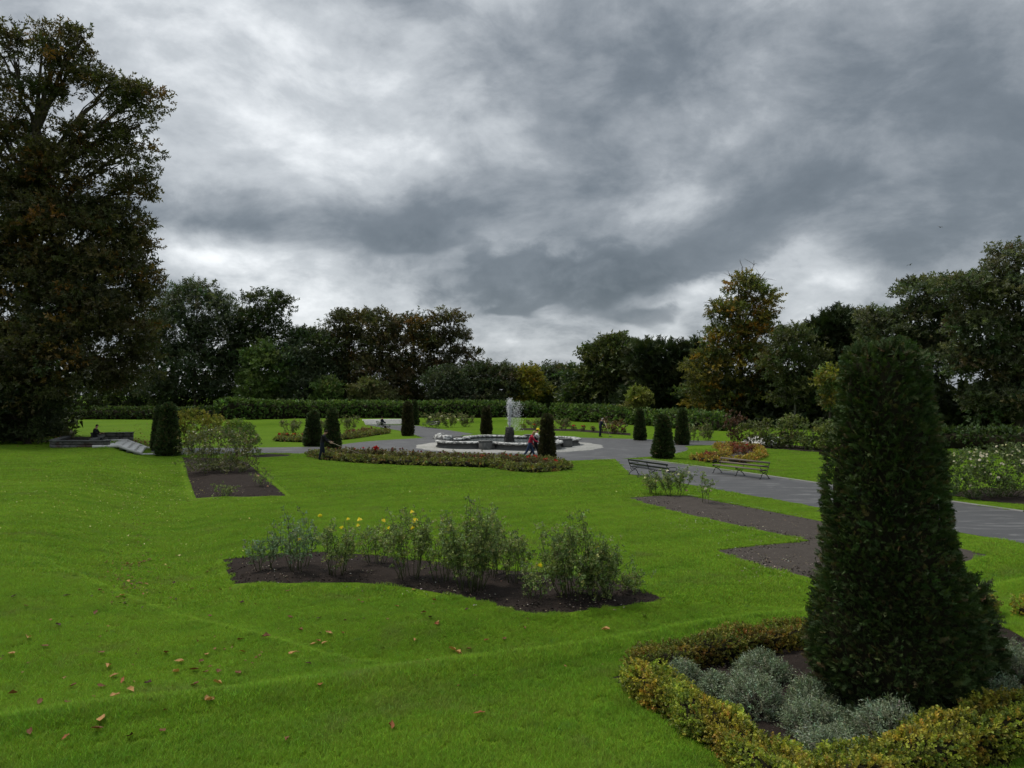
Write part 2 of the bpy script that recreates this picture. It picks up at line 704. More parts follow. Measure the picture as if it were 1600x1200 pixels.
def ground_z(x, y):
    """height of the lawn sheet itself (bilinear on its grid)"""
    u, v = to_uv(np.asarray(x, float), np.asarray(y, float))
    i = np.clip(np.searchsorted(GRID_U, u) - 1, 0, len(GRID_U) - 2)
    j = np.clip(np.searchsorted(GRID_V, v) - 1, 0, len(GRID_V) - 2)
    a = (u - GRID_U[i]) / (GRID_U[i + 1] - GRID_U[i])
    b = (v - GRID_V[j]) / (GRID_V[j + 1] - GRID_V[j])
    return (GRID_H[j, i] * (1 - a) + GRID_H[j, i + 1] * a) * (1 - b) + (GRID_H[j + 1, i] * (1 - a) + GRID_H[j + 1, i + 1] * a) * b


tag(link('lawn', mesh('lawn', _V3, np.stack([_i, _i + 1, _i + 1 + _nu, _i + _nu], -1), smooth=True), M_LAWN), kind='structure')


# ---- flat sheets
def seg_dist(P, poly):
    """distance of points to a closed outline"""
    P, A = np.asarray(P)[:, None, :2], np.asarray(poly)[None, :, :2]
    B = np.roll(A, -1, 1)
    ab = B - A
    t = np.clip(((P - A) * ab).sum(-1) / ((ab ** 2).sum(-1) + 1e-12), 0, 1)
    return np.sqrt((((A + ab * t[..., None]) - P) ** 2).sum(-1)).min(1)


def inside(P, poly):
    x, y = np.asarray(P)[:, 0], np.asarray(P)[:, 1]
    r = np.zeros(len(x), bool)
    n = len(poly)
    for i in range(n):
        (x1, y1), (x2, y2) = poly[i][:2], poly[(i + 1) % n][:2]
        c = (y1 > y) != (y2 > y)
        r ^= c & (x < (x2 - x1) * (y - y1) / (y2 - y1 + 1e-15) + x1)
    return r


def densify(poly, step):
    out = []
    for i in range(len(poly)):
        a, b = np.asarray(poly[i])[:2], np.asarray(poly[(i + 1) % len(poly)])[:2]
        k = max(1, int(np.linalg.norm(b - a) / step))
        out += [a + (b - a) * j / k for j in range(k)]
    return np.array(out)


def smooth_poly(pts, per=6):
    """closed Catmull-Rom outline"""
    P = np.asarray(pts, float)[:, :2]
    n = len(P)
    out = []
    for i in range(n):
        p0, p1, p2, p3 = P[i - 1], P[i], P[(i + 1) % n], P[(i + 2) % n]
        for j in range(per):
            t = j / per
            out.append(0.5 * (2 * p1 + (p2 - p0) * t + (2 * p0 - 5 * p1 + 4 * p2 - p3) * t ** 2 + (3 * p1 - p0 - 3 * p2 + p3) * t ** 3))
    return np.array(out)


def fill(polys, extra=()):
    co, faces = [], []
    for p in polys:
        faces.append(list(range(len(co), len(co) + len(p))))
        co += [Vector((float(q[0]), float(q[1]))) for q in p]
    co += [Vector((float(q[0]), float(q[1]))) for q in extra]
    r = delaunay_2d_cdt(co, [], faces, 1, 1e-5)
    return np.array([(v.x, v.y) for v in r[0]]), np.array([f for f in r[2] if len(f) == 3])


NOGRASS, LIPS = [], []


def up(V, T):
    a, b, c = V[T[:, 0]], V[T[:, 1]], V[T[:, 2]]
    flip = ((b[:, 0] - a[:, 0]) * (c[:, 1] - a[:, 1]) - (b[:, 1] - a[:, 1]) * (c[:, 0] - a[:, 0])) < 0
    T[flip] = T[flip][:, ::-1]
    return T


def P2(*pts):
    return np.array([G(*p)[:2] for p in pts])


def circle(r, n=72, cx=FX, cy=FY):
    a = np.arange(n) * 2 * math.pi / n
    return np.stack([cx + r * np.cos(a), cy + r * np.sin(a)], -1)


# ---- asphalt walks round the fountain
m = mat('asphalt')
_p = worldpos()
_g = noise(_p, 60.0, 3.0, 0.7)
_st = noise(vscale(_p, 0.35, 1.4, 1), 1.3, 6.0, 0.6)
_c = cmix(_st, (0.040, 0.040, 0.041), (0.078, 0.078, 0.079))
_c = cmix(sstep(noise(vscale(_p, 0.25, 1.0, 1), 2.3, 7.0, 0.62, 0.6), 0.50, 0.64, 0.0, 0.5), _c, (0.18, 0.179, 0.175))
_c = cmix(sstep(_g, 0.62, 0.75, 0.0, 0.5), _c, (0.20, 0.20, 0.195))
M_ASPH = finish(m, pbsdf(_c, 0.62, 0.35, bump(_g, 0.35, 0.012)))
ARM_NEAR = P2((985, 741), (1150, 770), (1290, 795), (1600, 850), (1820, 890), (1820, 834), (1600, 800), (1450, 779), (1290, 757), (1150, 737), (1003, 718), (960, 716))
ARM_LEFT = P2((590, 709.5), (400, 708), (236, 711), (236, 700.5), (400, 699.5), (500, 698), (600, 696))
ARM_FAR = P2((690, 685), (660, 684), (637, 675), (575, 664.3), (645, 664.3), (700, 672), (740, 678))
ARM_RIGHT = P2((940, 684.5), (1010, 686.5), (1110, 689.0), (1178, 691), (1178, 696), (1090, 695.5), (1060, 698), (1000, 700))
WALKS = [circle(13.6), ARM_NEAR, ARM_LEFT, ARM_FAR, ARM_RIGHT]
_V2, _T = fill(WALKS)
tag(link('path', mesh('path', np.c_[_V2, np.full(len(_V2), 0.006)], up(_V2, _T)), M_ASPH), kind='structure')
NOGRASS += WALKS

# pale stone kerb along the near walk and round the lawn's point beside the yew
m = mat('kerb_stone')
_p = worldpos()
M_KERB = finish(m, pbsdf(cmix(noise(_p, 3.0, 6.0), (0.15, 0.15, 0.14), (0.30, 0.29, 0.27)), 0.85, 0.2, bump(noise(_p, 30.0), 0.3, 0.01)))


def ribbon(pts, w, z0, z1, name, mt, parent=None):
    """a low strip with a top and two sides along a line on the ground"""
    P = np.asarray(pts, float)[:, :2]
    d = unit(np.gradient(P, axis=0))
    nrm = np.stack([-d[:, 1], d[:, 0]], -1)
    V = np.concatenate([np.c_[P + nrm * s * w / 2, np.full(len(P), z)] for s, z in ((-1, z0), (-1, z1), (1, z1), (1, z0))])
    n = len(P)
    Q = [(k * n + i, (k + 1) * n + i, (k + 1) * n + i + 1, k * n + i + 1) for k in range(3) for i in range(n - 1)]
    return link(name, mesh(name, V, np.array(Q)), mt, parent)


_kp = densify(P2((1005, 717.6), (1150, 736.5), (1290, 756.5), (1450, 778.5), (1600, 799.5)), 1.0)
_kp = _kp[:np.argmin(((_kp - P2((1600, 799.5))[0]) ** 2).sum(1)) + 1]
tag(ribbon(_kp, 0.10, -0.02, 0.035, 'kerb', M_KERB), kind='structure')
_kp2 = P2((1075, 774), (1130, 784), (1200, 797), (1286, 815))
tag(ribbon(_kp2, 0.07, -0.02, 0.03, 'kerb', M_KERB), kind='structure')

# gravel round the basin
m = mat('gravel')
_p = worldpos()
_v = X.t.nodes.new('ShaderNodeTexVoronoi')
_v.inputs['Scale'].default_value = 9.0
put(X.t, _v.inputs['Vector'], _p)
_c = cmix(X(_v.outputs['Color']), (0.22, 0.22, 0.20), (0.40, 0.39, 0.36))
_c = cmix(sstep(noise(_p, 0.8), 0.5, 0.7, 0.0, 0.5), _c, (0.18, 0.19, 0.15))
M_GRAV = finish(m, pbsdf(_c, 0.9, 0.2, bump(X(_v.outputs['Distance']), -0.6, 0.03)))
_a = np.arange(96) * 2 * math.pi / 96
_ro = 7.25 + 0.10 * np.sin(_a * 17) + 0.06 * np.sin(_a * 31 + 1)
_V3 = np.concatenate([np.stack([FX + r * np.cos(_a), FY + r * np.sin(_a), np.full(96, z)], -1) for r, z in ((_ro, 0.0), (_ro - 0.05, 0.05), (_ro * 0 + 2.0, 0.05))])
_Q = [(k * 96 + i, k * 96 + (i + 1) % 96, (k + 1) * 96 + (i + 1) % 96, (k + 1) * 96 + i) for k in range(2) for i in range(96)]
tag(link('gravel_ring', mesh('gravel_ring', _V3, np.array(_Q)), M_GRAV), kind='structure')

# ---- soil beds
m = mat('soil')
_p = worldpos()
_n1, _n2 = noise(_p, 7.0, 8.0, 0.65), noise(_p, 38.0, 4.0, 0.7)
_c = cmix(_n1, (0.012, 0.009, 0.008), (0.040, 0.030, 0.024))
_c = cmix(sstep(_n2, 0.64, 0.72, 0.0, 0.75), _c, (0.13, 0.10, 0.075))
M_SOIL = finish(m, pbsdf(_c, 0.95, 0.1, bump(noise(_p, 14.0, 8.0, 0.7), 0.9, 0.05)))
m = mat('dry_soil')
_p = worldpos()
_n1, _n2 = noise(_p, 5.0, 8.0, 0.65), noise(_p, 24.0, 4.0, 0.7)
_c = cmix(_n1, (0.038, 0.032, 0.028), (0.082, 0.070, 0.060))
_c = cmix(sstep(_n2, 0.60, 0.70, 0.0, 0.8), _c, (0.24, 0.20, 0.16))
M_SOILD = finish(m, pbsdf(_c, 0.95, 0.1, bump(noise(_p, 14.0, 8.0, 0.7), 0.8, 0.05)))
M_TURF = M_LAWN


def bed(poly, mt, label=None, mound=0.05, step=0.35, seed=1, lip=True):
    rg = np.random.default_rng(seed)
    poly = densify(poly, step)
    NOGRASS.append(poly)
    lo, hi = poly.min(0), poly.max(0)
    n = int(min(2600, (hi - lo).prod() / step ** 2 * 1.3)) + 8
    Pn = lo + rg.random((n, 2)) * (hi - lo)
    Pn = Pn[inside(Pn, poly)]
    Pn = Pn[seg_dist(Pn, poly) > step * 0.35]
    V2, T = fill([poly], Pn)
    d = seg_dist(V2, poly)
    z = height(V2[:, 0], V2[:, 1]) + 0.016 + np.where(d > 0.02, mound * sm(d / 0.8) + (rg.random(len(d)) - 0.4) * 0.06, 0)
    o = tag(link('flower_bed', mesh('flower_bed', np.c_[V2, z], up(V2, T), smooth=True), mt), kind='structure')
    if lip:
        LIPS.append(poly)                     # cut turf edge standing a little above the soil
        d2 = poly - np.roll(poly, 1, 0)
        area = 0.5 * np.sum(poly[:, 0] * np.roll(poly[:, 1], -1) - poly[:, 1] * np.roll(poly[:, 0], -1))
        tg = unit(np.roll(poly, -1, 0) - np.roll(poly, 1, 0))
        nr = np.stack([tg[:, 1], -tg[:, 0]], -1) * (1 if area > 0 else -1)
        wob = (rg.random(len(poly)) - 0.5)[:, None] * 0.03
        rings = [(poly - nr * 0.02 + nr * wob, -0.01), (poly + nr * (0.0 + wob), 0.040), (poly + nr * (0.14 + wob), 0.032), (poly + nr * (0.34 + wob), -0.012)]
        V = np.concatenate([np.c_[q, height(q[:, 0], q[:, 1]) + zz] for q, zz in rings])
        k = len(poly)
        Q = [(r * k + i, r * k + (i + 1) % k, (r + 1) * k + (i + 1) % k, (r + 1) * k + i) for r in range(3) for i in range(k)]
        Q = np.array(Q)
        if area < 0:
            Q = Q[:, ::-1]
        tag(link('lawn_edge', mesh('lawn_edge', V, Q), M_TURF), kind='structure')
    return o


BED_MAIN = P2((348, 876), (362, 915.5), (450, 914), (560, 913), (640, 921), (720, 936), (800, 957), (852, 965), (930, 955), (1046, 940), (1000, 922), (950, 905), (860, 897), (760, 890), (690, 880), (600, 869), (500, 863), (420, 868))
BED_SIDE = P2((980, 779), (1040, 797), (1162, 825), (1263, 846), (1190, 853), (1116, 861), (1195, 890), (1290, 912), (1420, 905), (1546, 869), (1440, 845), (1287, 816), (1180, 795), (1075, 775), (1030, 775))
BED_LEFT = P2((285, 715), (293, 742), (306, 780), (380, 778), (448, 776), (415, 748), (385, 722), (340, 716))
BED_STRIP = P2((385, 712), (400, 716), (450, 713.5), (456, 711), (420, 710))
BED_CREST = P2((482, 713), (510, 719), (560, 723.5), (640, 727), (700, 729), (775, 731), (800, 735.5), (836, 739), (892, 734), (880, 728), (855, 722), (800, 718.5), (700, 716), (600, 712), (530, 708))
BED_BACKL = P2((428, 689.5), (480, 691), (540, 686.5), (607, 676.5), (585, 674.5), (530, 680), (470, 685))
BED_BACKR = P2((812, 672), (900, 674), (985, 680.5), (985, 677), (900, 670.5), (815, 669))
BED_RIGHT = P2((1081, 719), (1120, 724), (1165, 724), (1192, 713), (1184, 702), (1150, 698), (1118, 700), (1140, 708), (1130, 716), (1100, 717))
BED_WHITE = P2((1478, 772), (1520, 781), (1640, 793), (1640, 770), (1540, 762))
BED_ROWR = P2((1132, 698), (1182, 699.5), (1310, 709), (1330, 704), (1200, 694), (1140, 694.5))
for k, (b, s, mt) in enumerate(((BED_MAIN, 0.3, M_SOIL), (BED_SIDE, 0.4, M_SOILD), (BED_LEFT, 0.5, M_SOIL), (BED_STRIP, 0.6, M_SOIL), (BED_CREST, 0.7, M_SOIL),
                                (BED_BACKL, 0.8, M_SOIL), (BED_BACKR, 0.8, M_SOIL), (BED_RIGHT, 0.6, M_SOILD), (BED_WHITE, 0.6, M_SOIL), (BED_ROWR, 0.8, M_SOIL))):
    bed(b, mt, step=s, seed=k + 1, lip=k < 4 or k == 7)
# the parterre on the near terrace: corners in the photo, the ones below the frame continued
BOX_L, BOX_B, BOX_R = G(978, 1062)[:2], G(1262, 1262)[:2], None
_e1 = unit(G(1262, 1005)[:2] - BOX_L)
_e2 = unit(BOX_B - BOX_L)
BOX_T = BOX_L + _e1 * 6.6
BOX_C = BOX_B + unit(G(1640, 1140)[:2] - BOX_B) * 4.6
bed(np.array([BOX_L - _e2 * 0.1 - _e1 * 0.22, BOX_B + _e2 * 0.35 - _e1 * 0.12, BOX_C + _e2 * 0.3, BOX_T - _e2 * 0.2]), M_SOIL, step=0.25, seed=31, mound=0.04)
_bx = P2((1560, 955), (1600, 985), (1700, 1000), (1700, 930), (1590, 925))

# ================================================================== foliage templates
_r = np.random.default_rng(11)
TW_BROAD = [twig(6, 0.75, 0.50, 0.19, _r, 1.0, 0.010) for _ in range(5)]
TW_TREE = [tritwig(10, 1.05, 0.36, 0.145, _r) for _ in range(6)]
TW_TREEF = [tritwig(11, 1.0, 0.32, 0.105, _r) for _ in range(6)]
TW_FINE = [twig(6, 0.9, 0.36, 0.125, _r, 0.8, 0.008) for _ in range(5)]
TW_LONG = [twig(7, 0.9, 0.48, 0.11, _r, 0.9, 0.008) for _ in range(4)]
TW_LAUREL = [twig(7, 0.8, 0.52, 0.16, _r, 0.55, 0.012) for _ in range(4)]
TW_BOX = [twig(12, 0.95, 0.26, 0.115, _r, 0.9, 0.012) for _ in range(6)]
TW_BOXM = [twig(9, 0.95, 0.30, 0.13, _r, 0.9, 0.012) for _ in range(6)]
TW_BOXLO = [twig(6, 0.95, 0.38, 0.17, _r, 0.9, 0.012) for _ in range(5)]
TW_ROSE = [twig(6, 0.9, 0.40, 0.16, _r, 1.0, 0.012) for _ in range(6)]
TW_SILVER = [twig(9, 1.0, 0.28, 0.042, _r, 0.8, 0.010) for _ in range(5)]
SP_YEW = [spray(9, 1.0, 0.40, 0.048, _r) for _ in range(7)]
SP_YEWLO = [spray(6, 1.0, 0.50, 0.075, _r) for _ in range(5)]


def pal(rng, cols, n, amt=0.22):
    cols = np.asarray(cols, float)
    w = None
    if cols.shape[1] == 4:
        w = cols[:, 3] / cols[:, 3].sum()
        cols = cols[:, :3]
    c = cols[rng.choice(len(cols), n, p=w)]
    return 2.0 * c * (1 + amt * (rng.random((n, 1)) - 0.5) * 2) * (1 + 0.08 * rng.normal(size=(n, 3)))


def curve(a, b, sag, n=6, rng=None, wob=0.0):
    t = np.linspace(0, 1, n)[:, None]
    P = a + (b - a) * t + np.array((0, 0, 1.0)) * sag * np.sin(t * math.pi)
    if rng is not None and wob:
        P[1:-1] += rng.normal(size=(n - 2, 3)) * wob
    return P


def lobed(Y, lobes, jitter=0.35, deep=0.85):
    """photo-pixel ellipses (x, y, rx, ry[, depth offset]) turned into ellipsoids that stand at their distance"""
    out = []
    for l in lobes:
        d = l[4] if len(l) > 4 else 0.0
        c = at(l[0], l[1], Y + d)
        k = (Y + d) / FPX
        out.append((c, np.array((l[2] * k, max(l[2], l[3] * 0.7) * k * deep, l[3] * k))))
    return out


def plant(name, label, cat, base, Y, lobes, cols, seed, temps=TW_BROAD, leaf=0.5, clump=1.0, dens=1.0, twigs=13, trunk=0.3, bark=None,
          group=None, limbs=5, flat=0.6, shell=0.55, zbase=None, parts=('trunk', 'crown'), back=0.45, matl=None, stems=None, bare=None, up_bias=0.35, flowers=None, cut=None, thin=None):
    """trunk and limbs running out to leaf clumps that fill the lobes; each clump has its own tint"""
    rng = np.random.default_rng(seed)
    if parts[0] == 'trunk':
        temps = {id(TW_BROAD): TW_TREE, id(TW_FINE): TW_TREEF}.get(id(temps), temps)
        leaf, dens, trunk = leaf * 1.45, dens * 1.4, trunk * 0.8
    Ls = lobed(Y, lobes)
    bx = at(base, 640, Y)[0]
    bz = float(height(bx, Y)) if zbase is None else zbase
    root = thing(name, label, cat, (bx, Y, bz), 0, group)
    org = np.array((bx, Y, bz))
    wood, Vs, Ts, Cs, off = MB(), [], [], [], 0
    top = max(c[2] + r[2] * 0.5 for c, r in Ls)
    cx = np.average([c[0] for c, r in Ls], weights=[r[2] for c, r in Ls])
    if stems is None:
        n = 9
        t = np.linspace(0, 1, n)[:, None]
        spine = org * (1 - t) + np.array((cx, Y, top)) * t
        spine[1:-1] += rng.normal(size=(n - 2, 3)) * np.array((0.10, 0.10, 0)) * trunk * 2
        spine[0, 2] -= 0.15
        rad = trunk * (1 - np.linspace(0, 1, n)) ** 0.8 + 0.03
        rad[0] *= 1.5
        wood.tube(spine, rad, 8)
    else:
        spine = np.stack([org, org + (0, 0, 0.05)])
    cl_all = []
    for li, (c, r) in enumerate(Ls):
        area = 4 * math.pi * ((r[0] * r[1]) ** 1.6 / 3 + (r[0] * r[2]) ** 1.6 / 3 + (r[1] * r[2]) ** 1.6 / 3) ** (1 / 1.6)
        n = max(5, int(dens * (0.75 if thin and lobes[li][1] < thin else 1.0) * area / (clump ** 2 * 2.1)))
        d = unit(rng.normal(size=(n, 3)))
        d[:, 2] = np.where(rng.random(n) < up_bias, np.abs(d[:, 2]), d[:, 2])
        keep = (d[:, 1] < 0.25) | (rng.random(n) < back)
        d = d[keep]
        n = len(d)
        q = c + d * r * (1 - shell * rng.random((n, 1)) ** 1.6)
        ok = q[:, 2] > bz + 0.25 * clump
        for oc, orr in Ls:                                     # drop clumps deep inside another lobe
            if oc is c:
                continue
            ok &= (((q - oc) / orr) ** 2).sum(1) > 0.42
        q, d = q[ok], d[ok]
        if not len(q):
            continue
        cl_all.append(q)
        # limbs
        if stems is None and limbs:
            h = np.clip((c[2] - r[2] * 0.4 - org[2]) / (top - org[2]), 0.12, 0.9)
            s0 = spine[int(h * 7)]
            main = curve(s0, c + rng.normal(size=3) * r * 0.15, 0.05 * np.linalg.norm(c - s0), 6, rng, 0.12)
            wood.tube(main, np.linspace(trunk * 0.42, trunk * 0.16, 6), 6)
            for j in rng.choice(len(q), min(len(q), limbs * 3), replace=False):
                s1 = main[rng.integers(2, 6)]
                wood.tube(curve(s1, q[j], 0.06 * np.linalg.norm(q[j] - s1), 5, rng, 0.1), np.linspace(trunk * 0.16, 0.02, 5), 4)
        m_ = twigs
        k = len(q) * m_
        cc = np.repeat(q, m_, 0)
        o = rng.normal(size=(k, 3)) * 0.52 * clump * np.array((1, 1, flat))
        tint = np.repeat(pal(rng, cols, len(q)), m_, 0)
        dd = unit(np.repeat(d, m_, 0) * 0.8 + unit(o) * 0.9 + rng.normal(size=(k, 3)) * 0.4 + np.array((0, 0, 0.15)))
        V, T, C = bake(temps, cc + o, dd, leaf * (0.7 + 0.6 * rng.random(k)), tint, rng)
        Vs.append(V); Cs.append(C); Ts.append(T + off)
        off += len(V)
    allq = np.concatenate(cl_all)
    if stems:
        for j in range(stems):
            e = allq[rng.integers(0, len(allq))]
            b0 = org + np.array((rng.normal() * 0.12, rng.normal() * 0.12, -0.03)) + np.array((e[0] - org[0], e[1] - org[1], 0)) * 0.35
            b0[2] = bz - 0.03
            wood.tube(curve(b0, e, 0.05, 5, rng, 0.03), np.linspace(trunk, trunk * 0.3, 5), 4)
    if bare:                                                   # leafless twigs standing out of the crown
        for (px, py, qx, qy) in bare:
            a, b = at(px, py, Y), at(qx, qy, Y + rng.normal() * 0.8)
            mn = curve(a, b, 0.1, 6, rng, 0.12)
            wood.tube(mn, np.linspace(0.09, 0.02, 6), 5)
            for j in range(9):
                s1 = mn[rng.integers(1, 6)]
                e = s1 + (unit(b - a) * 0.7 + rng.normal(size=3) * 0.7) * rng.uniform(0.3, 0.9)
                wood.tube(curve(s1, e, 0.05, 4, rng, 0.05), np.linspace(0.03, 0.010, 4), 3)
    V, T, C = np.concatenate(Vs), np.concatenate(Ts), np.clip(np.concatenate(Cs), 0.002, 0.9)
    if cut is not None:
        V[:, 2] = np.maximum(V[:, 2], bz + 0.02)
    w = wood.arrays()
    if len(w[0]):
        link(parts[0], mesh(parts[0], w[0] - org, w[1], smooth=True), bark or M_BARK, root)
    link(parts[1], mesh(parts[1], V - org, T, C), matl or M_LEAF, root)
    if flowers:
        fm, n, sc = flowers
        up_ = allq[np.argsort(-(allq[:, 2] - 0.6 * allq[:, 1] + rng.normal(size=len(allq)) * 0.5))]
        for j in range(min(n, len(up_))):
            f = link('flower', fm, None, root)
            f.location = up_[j] - org + np.array((rng.normal() * 0.1, -1.3 * clump, 0.5 * clump))
            f.rotation_euler = (rng.uniform(0.2, 1.2), 0, rng.uniform(0, 6))
            f.scale = (sc * rng.uniform(0.7, 1.2),) * 3
    return root


GREY = [(0.030, 0.040, 0.020, 2), (0.042, 0.052, 0.028, 2), (0.022, 0.030, 0.014, 1)]
DARK = [(0.018, 0.027, 0.010, 2), (0.028, 0.038, 0.014, 2), (0.036, 0.044, 0.016, 1)]
OLIVE = [(0.036, 0.036, 0.013, 3), (0.048, 0.042, 0.015, 2), (0.026, 0.028, 0.011, 3), (0.085, 0.050, 0.012, 0.6)]
BROWN = [(0.040, 0.034, 0.016, 3), (0.052, 0.038, 0.016, 2), (0.032, 0.034, 0.014, 3)]
GREEN = [(0.055, 0.080, 0.021, 3), (0.074, 0.102, 0.028, 2), (0.040, 0.060, 0.016, 2)]
GOLD = [(0.13, 0.105, 0.012, 2), (0.095, 0.09, 0.014, 2), (0.05, 0.058, 0.014, 1.5)]
AUTUMN = [(0.066, 0.070, 0.018, 4), (0.125, 0.095, 0.016, 1.8), (0.150, 0.080, 0.010, 0.7), (0.050, 0.058, 0.018, 2.5)]
SYC = [(0.050, 0.060, 0.030, 3), (0.066, 0.074, 0.038, 2), (0.036, 0.044, 0.020, 2), (0.060, 0.050, 0.024, 0.7)]

# ---- big lime on the left terrace
plant('lime_tree', 'tall lime tree with dark olive foliage towering over the stone planter', 'tree', 30, 58,
      [(60, 572, 130, 74, -3), (140, 520, 95, 80, -2), (40, 470, 140, 90, 0), (165, 440, 72, 58, -1), (110, 370, 100, 62, 0), (0, 350, 110, 90, 1), (175, 385, 50, 40),
       (20, 245, 62, 48, 1), (100, 265, 70, 40, 0), (195, 240, 42, 24), (205, 300, 34, 30), (150, 215, 50, 20), (215, 160, 42, 16), (165, 140, 46, 24), (110, 100, 46, 30),
       (90, 62, 30, 20), (10, 80, 32, 36), (60, 160, 45, 30), (-60, 150, 70, 70), (-90, 330, 90, 120), (-70, 520, 120, 120), (192, 566, 50, 42, -1), (215, 465, 32, 50), (215, 195, 26, 10), (128, 60, 14, 10), (190, 345, 40, 24)],
      OLIVE, 101, TW_BROAD, leaf=0.38, clump=0.72, dens=1.1, twigs=12, trunk=0.62, limbs=3, shell=0.6, thin=300, flat=0.42)
plant('yew_tree', 'low dark evergreen tree spreading beneath the tall lime', 'tree', 45, 54, [(8, 640, 80, 45), (62, 648, 30, 30), (-60, 630, 80, 60)], DARK, 102, TW_FINE, leaf=0.42, clump=0.6, dens=0.8, trunk=0.2)
# ---- beyond the far hedge, left to right
plant('ash_tree', 'broad grey green tree between the tall lime and the airy tree', 'tree', 305, 128,
      [(310, 482, 46, 38), (278, 520, 44, 55), (345, 525, 45, 60), (300, 575, 62, 50), (250, 560, 40, 70), (355, 590, 40, 40)], GREY, 103, TW_FINE, leaf=0.75, clump=1.15, dens=0.8)
plant('ash_tree', 'airy tree with an umbrella shaped top showing sky through it', 'tree', 405, 128,
      [(412, 478, 36, 19), (440, 476, 14, 12), (395, 505, 30, 20), (425, 512, 20, 16), (400, 545, 36, 32), (380, 575, 34, 40)], DARK, 104, TW_BROAD, leaf=0.6, clump=1.0, dens=0.62, trunk=0.35)
plant('field_maple', 'mid green rounded tree standing just behind the laurel hedge', 'tree', 418, 124, [(418, 575, 36, 34), (410, 610, 36, 26), (440, 595, 26, 30)], GREEN, 105, TW_BROAD, leaf=0.6, clump=0.85, dens=0.9)
plant('willow_shrub', 'grey green domed tree beside the mid green rounded tree', 'tree', 465, 125, [(462, 572, 34, 34), (470, 605, 36, 30)], GREY, 106, TW_FINE, leaf=0.6, clump=0.85, dens=0.95)
plant('holm_oak', 'near black evergreen tree behind the grey green dome', 'tree', 495, 128, [(462, 528, 24, 14), (490, 545, 38, 30), (505, 590, 36, 40), (525, 610, 20, 24)], DARK, 107, TW_FINE, leaf=0.7, clump=1.0, dens=0.9)
plant('oak_tree', 'spreading oak with thin crown and visible limbs', 'tree', 545, 130, [(535, 508, 30, 18), (565, 505, 26, 16), (522, 532, 20, 18), (555, 540, 28, 24), (545, 580, 34, 34), (545, 612, 34, 20)], OLIVE, 108, TW_BROAD, leaf=0.55, clump=0.95, dens=0.7, trunk=0.4)
plant('horse_chestnut', 'brown tinged chestnut tree next to the spreading oak', 'tree', 597, 127, [(595, 512, 28, 22), (600, 545, 32, 28), (590, 585, 36, 32), (610, 600, 30, 24)], BROWN, 109, TW_BROAD, leaf=0.6, clump=0.95, dens=0.75)
plant('horse_chestnut', 'dark olive chestnut tree in the middle of the far clump', 'tree', 645, 130, [(640, 515, 28, 20), (652, 545, 32, 30), (640, 590, 36, 34), (662, 520, 12, 14)], OLIVE, 110, TW_BROAD, leaf=0.6, clump=0.95, dens=0.72)
plant('horse_chestnut', 'thin topped chestnut tree at the end of the far clump', 'tree', 702, 132, [(700, 506, 28, 20), (712, 528, 22, 18), (690, 545, 28, 22), (715, 560, 24, 14), (742, 557, 13, 11), (695, 585, 34, 24)], BROWN, 111, TW_BROAD, leaf=0.55, clump=0.9, dens=0.52, trunk=0.35)
plant('hazel_shrub', 'small bright green shrub peeping over the hedge', 'shrub', 511, 123, [(511, 610, 20, 16), (508, 626, 18, 14)], GREEN, 112, TW_BROAD, leaf=0.5, clump=0.7, dens=1.0, trunk=0.12)
plant('hazel_shrub', 'olive green shrub peeping over the hedge below the chestnut', 'shrub', 577, 123, [(577, 612, 24, 18), (600, 622, 18, 12)], [(0.055, 0.062, 0.022, 1), (0.07, 0.072, 0.028, 1)], 113, TW_BROAD, leaf=0.5, clump=0.7, dens=1.0, trunk=0.12)
plant('willow_shrub', 'grey green round shrub behind the hedge near the jet', 'shrub', 700, 122, [(700, 600, 32, 24), (712, 622, 36, 16)], GREY, 114, TW_FINE, leaf=0.55, clump=0.8, dens=1.1, trunk=0.15)
plant('hawthorn', 'wide dark low tree behind the fountain jet', 'tree', 765, 125, [(755, 590, 34, 20), (790, 596, 30, 22), (770, 615, 52, 24), (735, 606, 24, 24)], DARK + [(0.04, 0.036, 0.02, 1)], 115, TW_FINE, leaf=0.6, clump=0.85, dens=1.0, trunk=0.2)
plant('golden_elm', 'small golden yellow tree glowing behind the jet', 'tree', 828, 124, [(823, 590, 18, 14), (832, 608, 22, 16), (820, 622, 16, 12)], GOLD, 116, TW_BROAD, leaf=0.5, clump=0.7, dens=1.0, trunk=0.12)
plant('poplar', 'grey green feathery tree to the side of the golden one', 'tree', 873, 128, [(855, 592, 14, 18), (875, 590, 13, 19), (893, 594, 14, 18), (875, 618, 38, 24)], [(0.040, 0.052, 0.026, 2), (0.06, 0.066, 0.035, 1)], 117, TW_LONG, leaf=0.65, clump=0.75, dens=0.9, trunk=0.15)
plant('holm_oak', 'dense dark green dome shaped tree standing above the hedge corner', 'tree', 952, 104, [(965, 548, 30, 22), (945, 565, 34, 26), (930, 600, 30, 30), (965, 595, 40, 36), (915, 612, 14, 20)], [(0.038, 0.048, 0.014, 3), (0.052, 0.060, 0.018, 2), (0.026, 0.034, 0.010, 2)], 118, TW_BROAD, leaf=0.55, clump=0.75, dens=1.15, trunk=0.4)
plant('yew_tree', 'wide dark yew grove with a ragged top beside the dome shaped tree', 'tree', 1045, 98, [(1008, 558, 20, 20), (1035, 566, 24, 24), (1065, 562, 22, 22), (1092, 560, 20, 22), (1020, 605, 34, 36), (1065, 608, 38, 40), (1000, 630, 30, 18)], DARK, 119, SP_YEWLO, leaf=0.8, clump=0.9, dens=0.85, trunk=0.4, matl=M_NEEDLE)
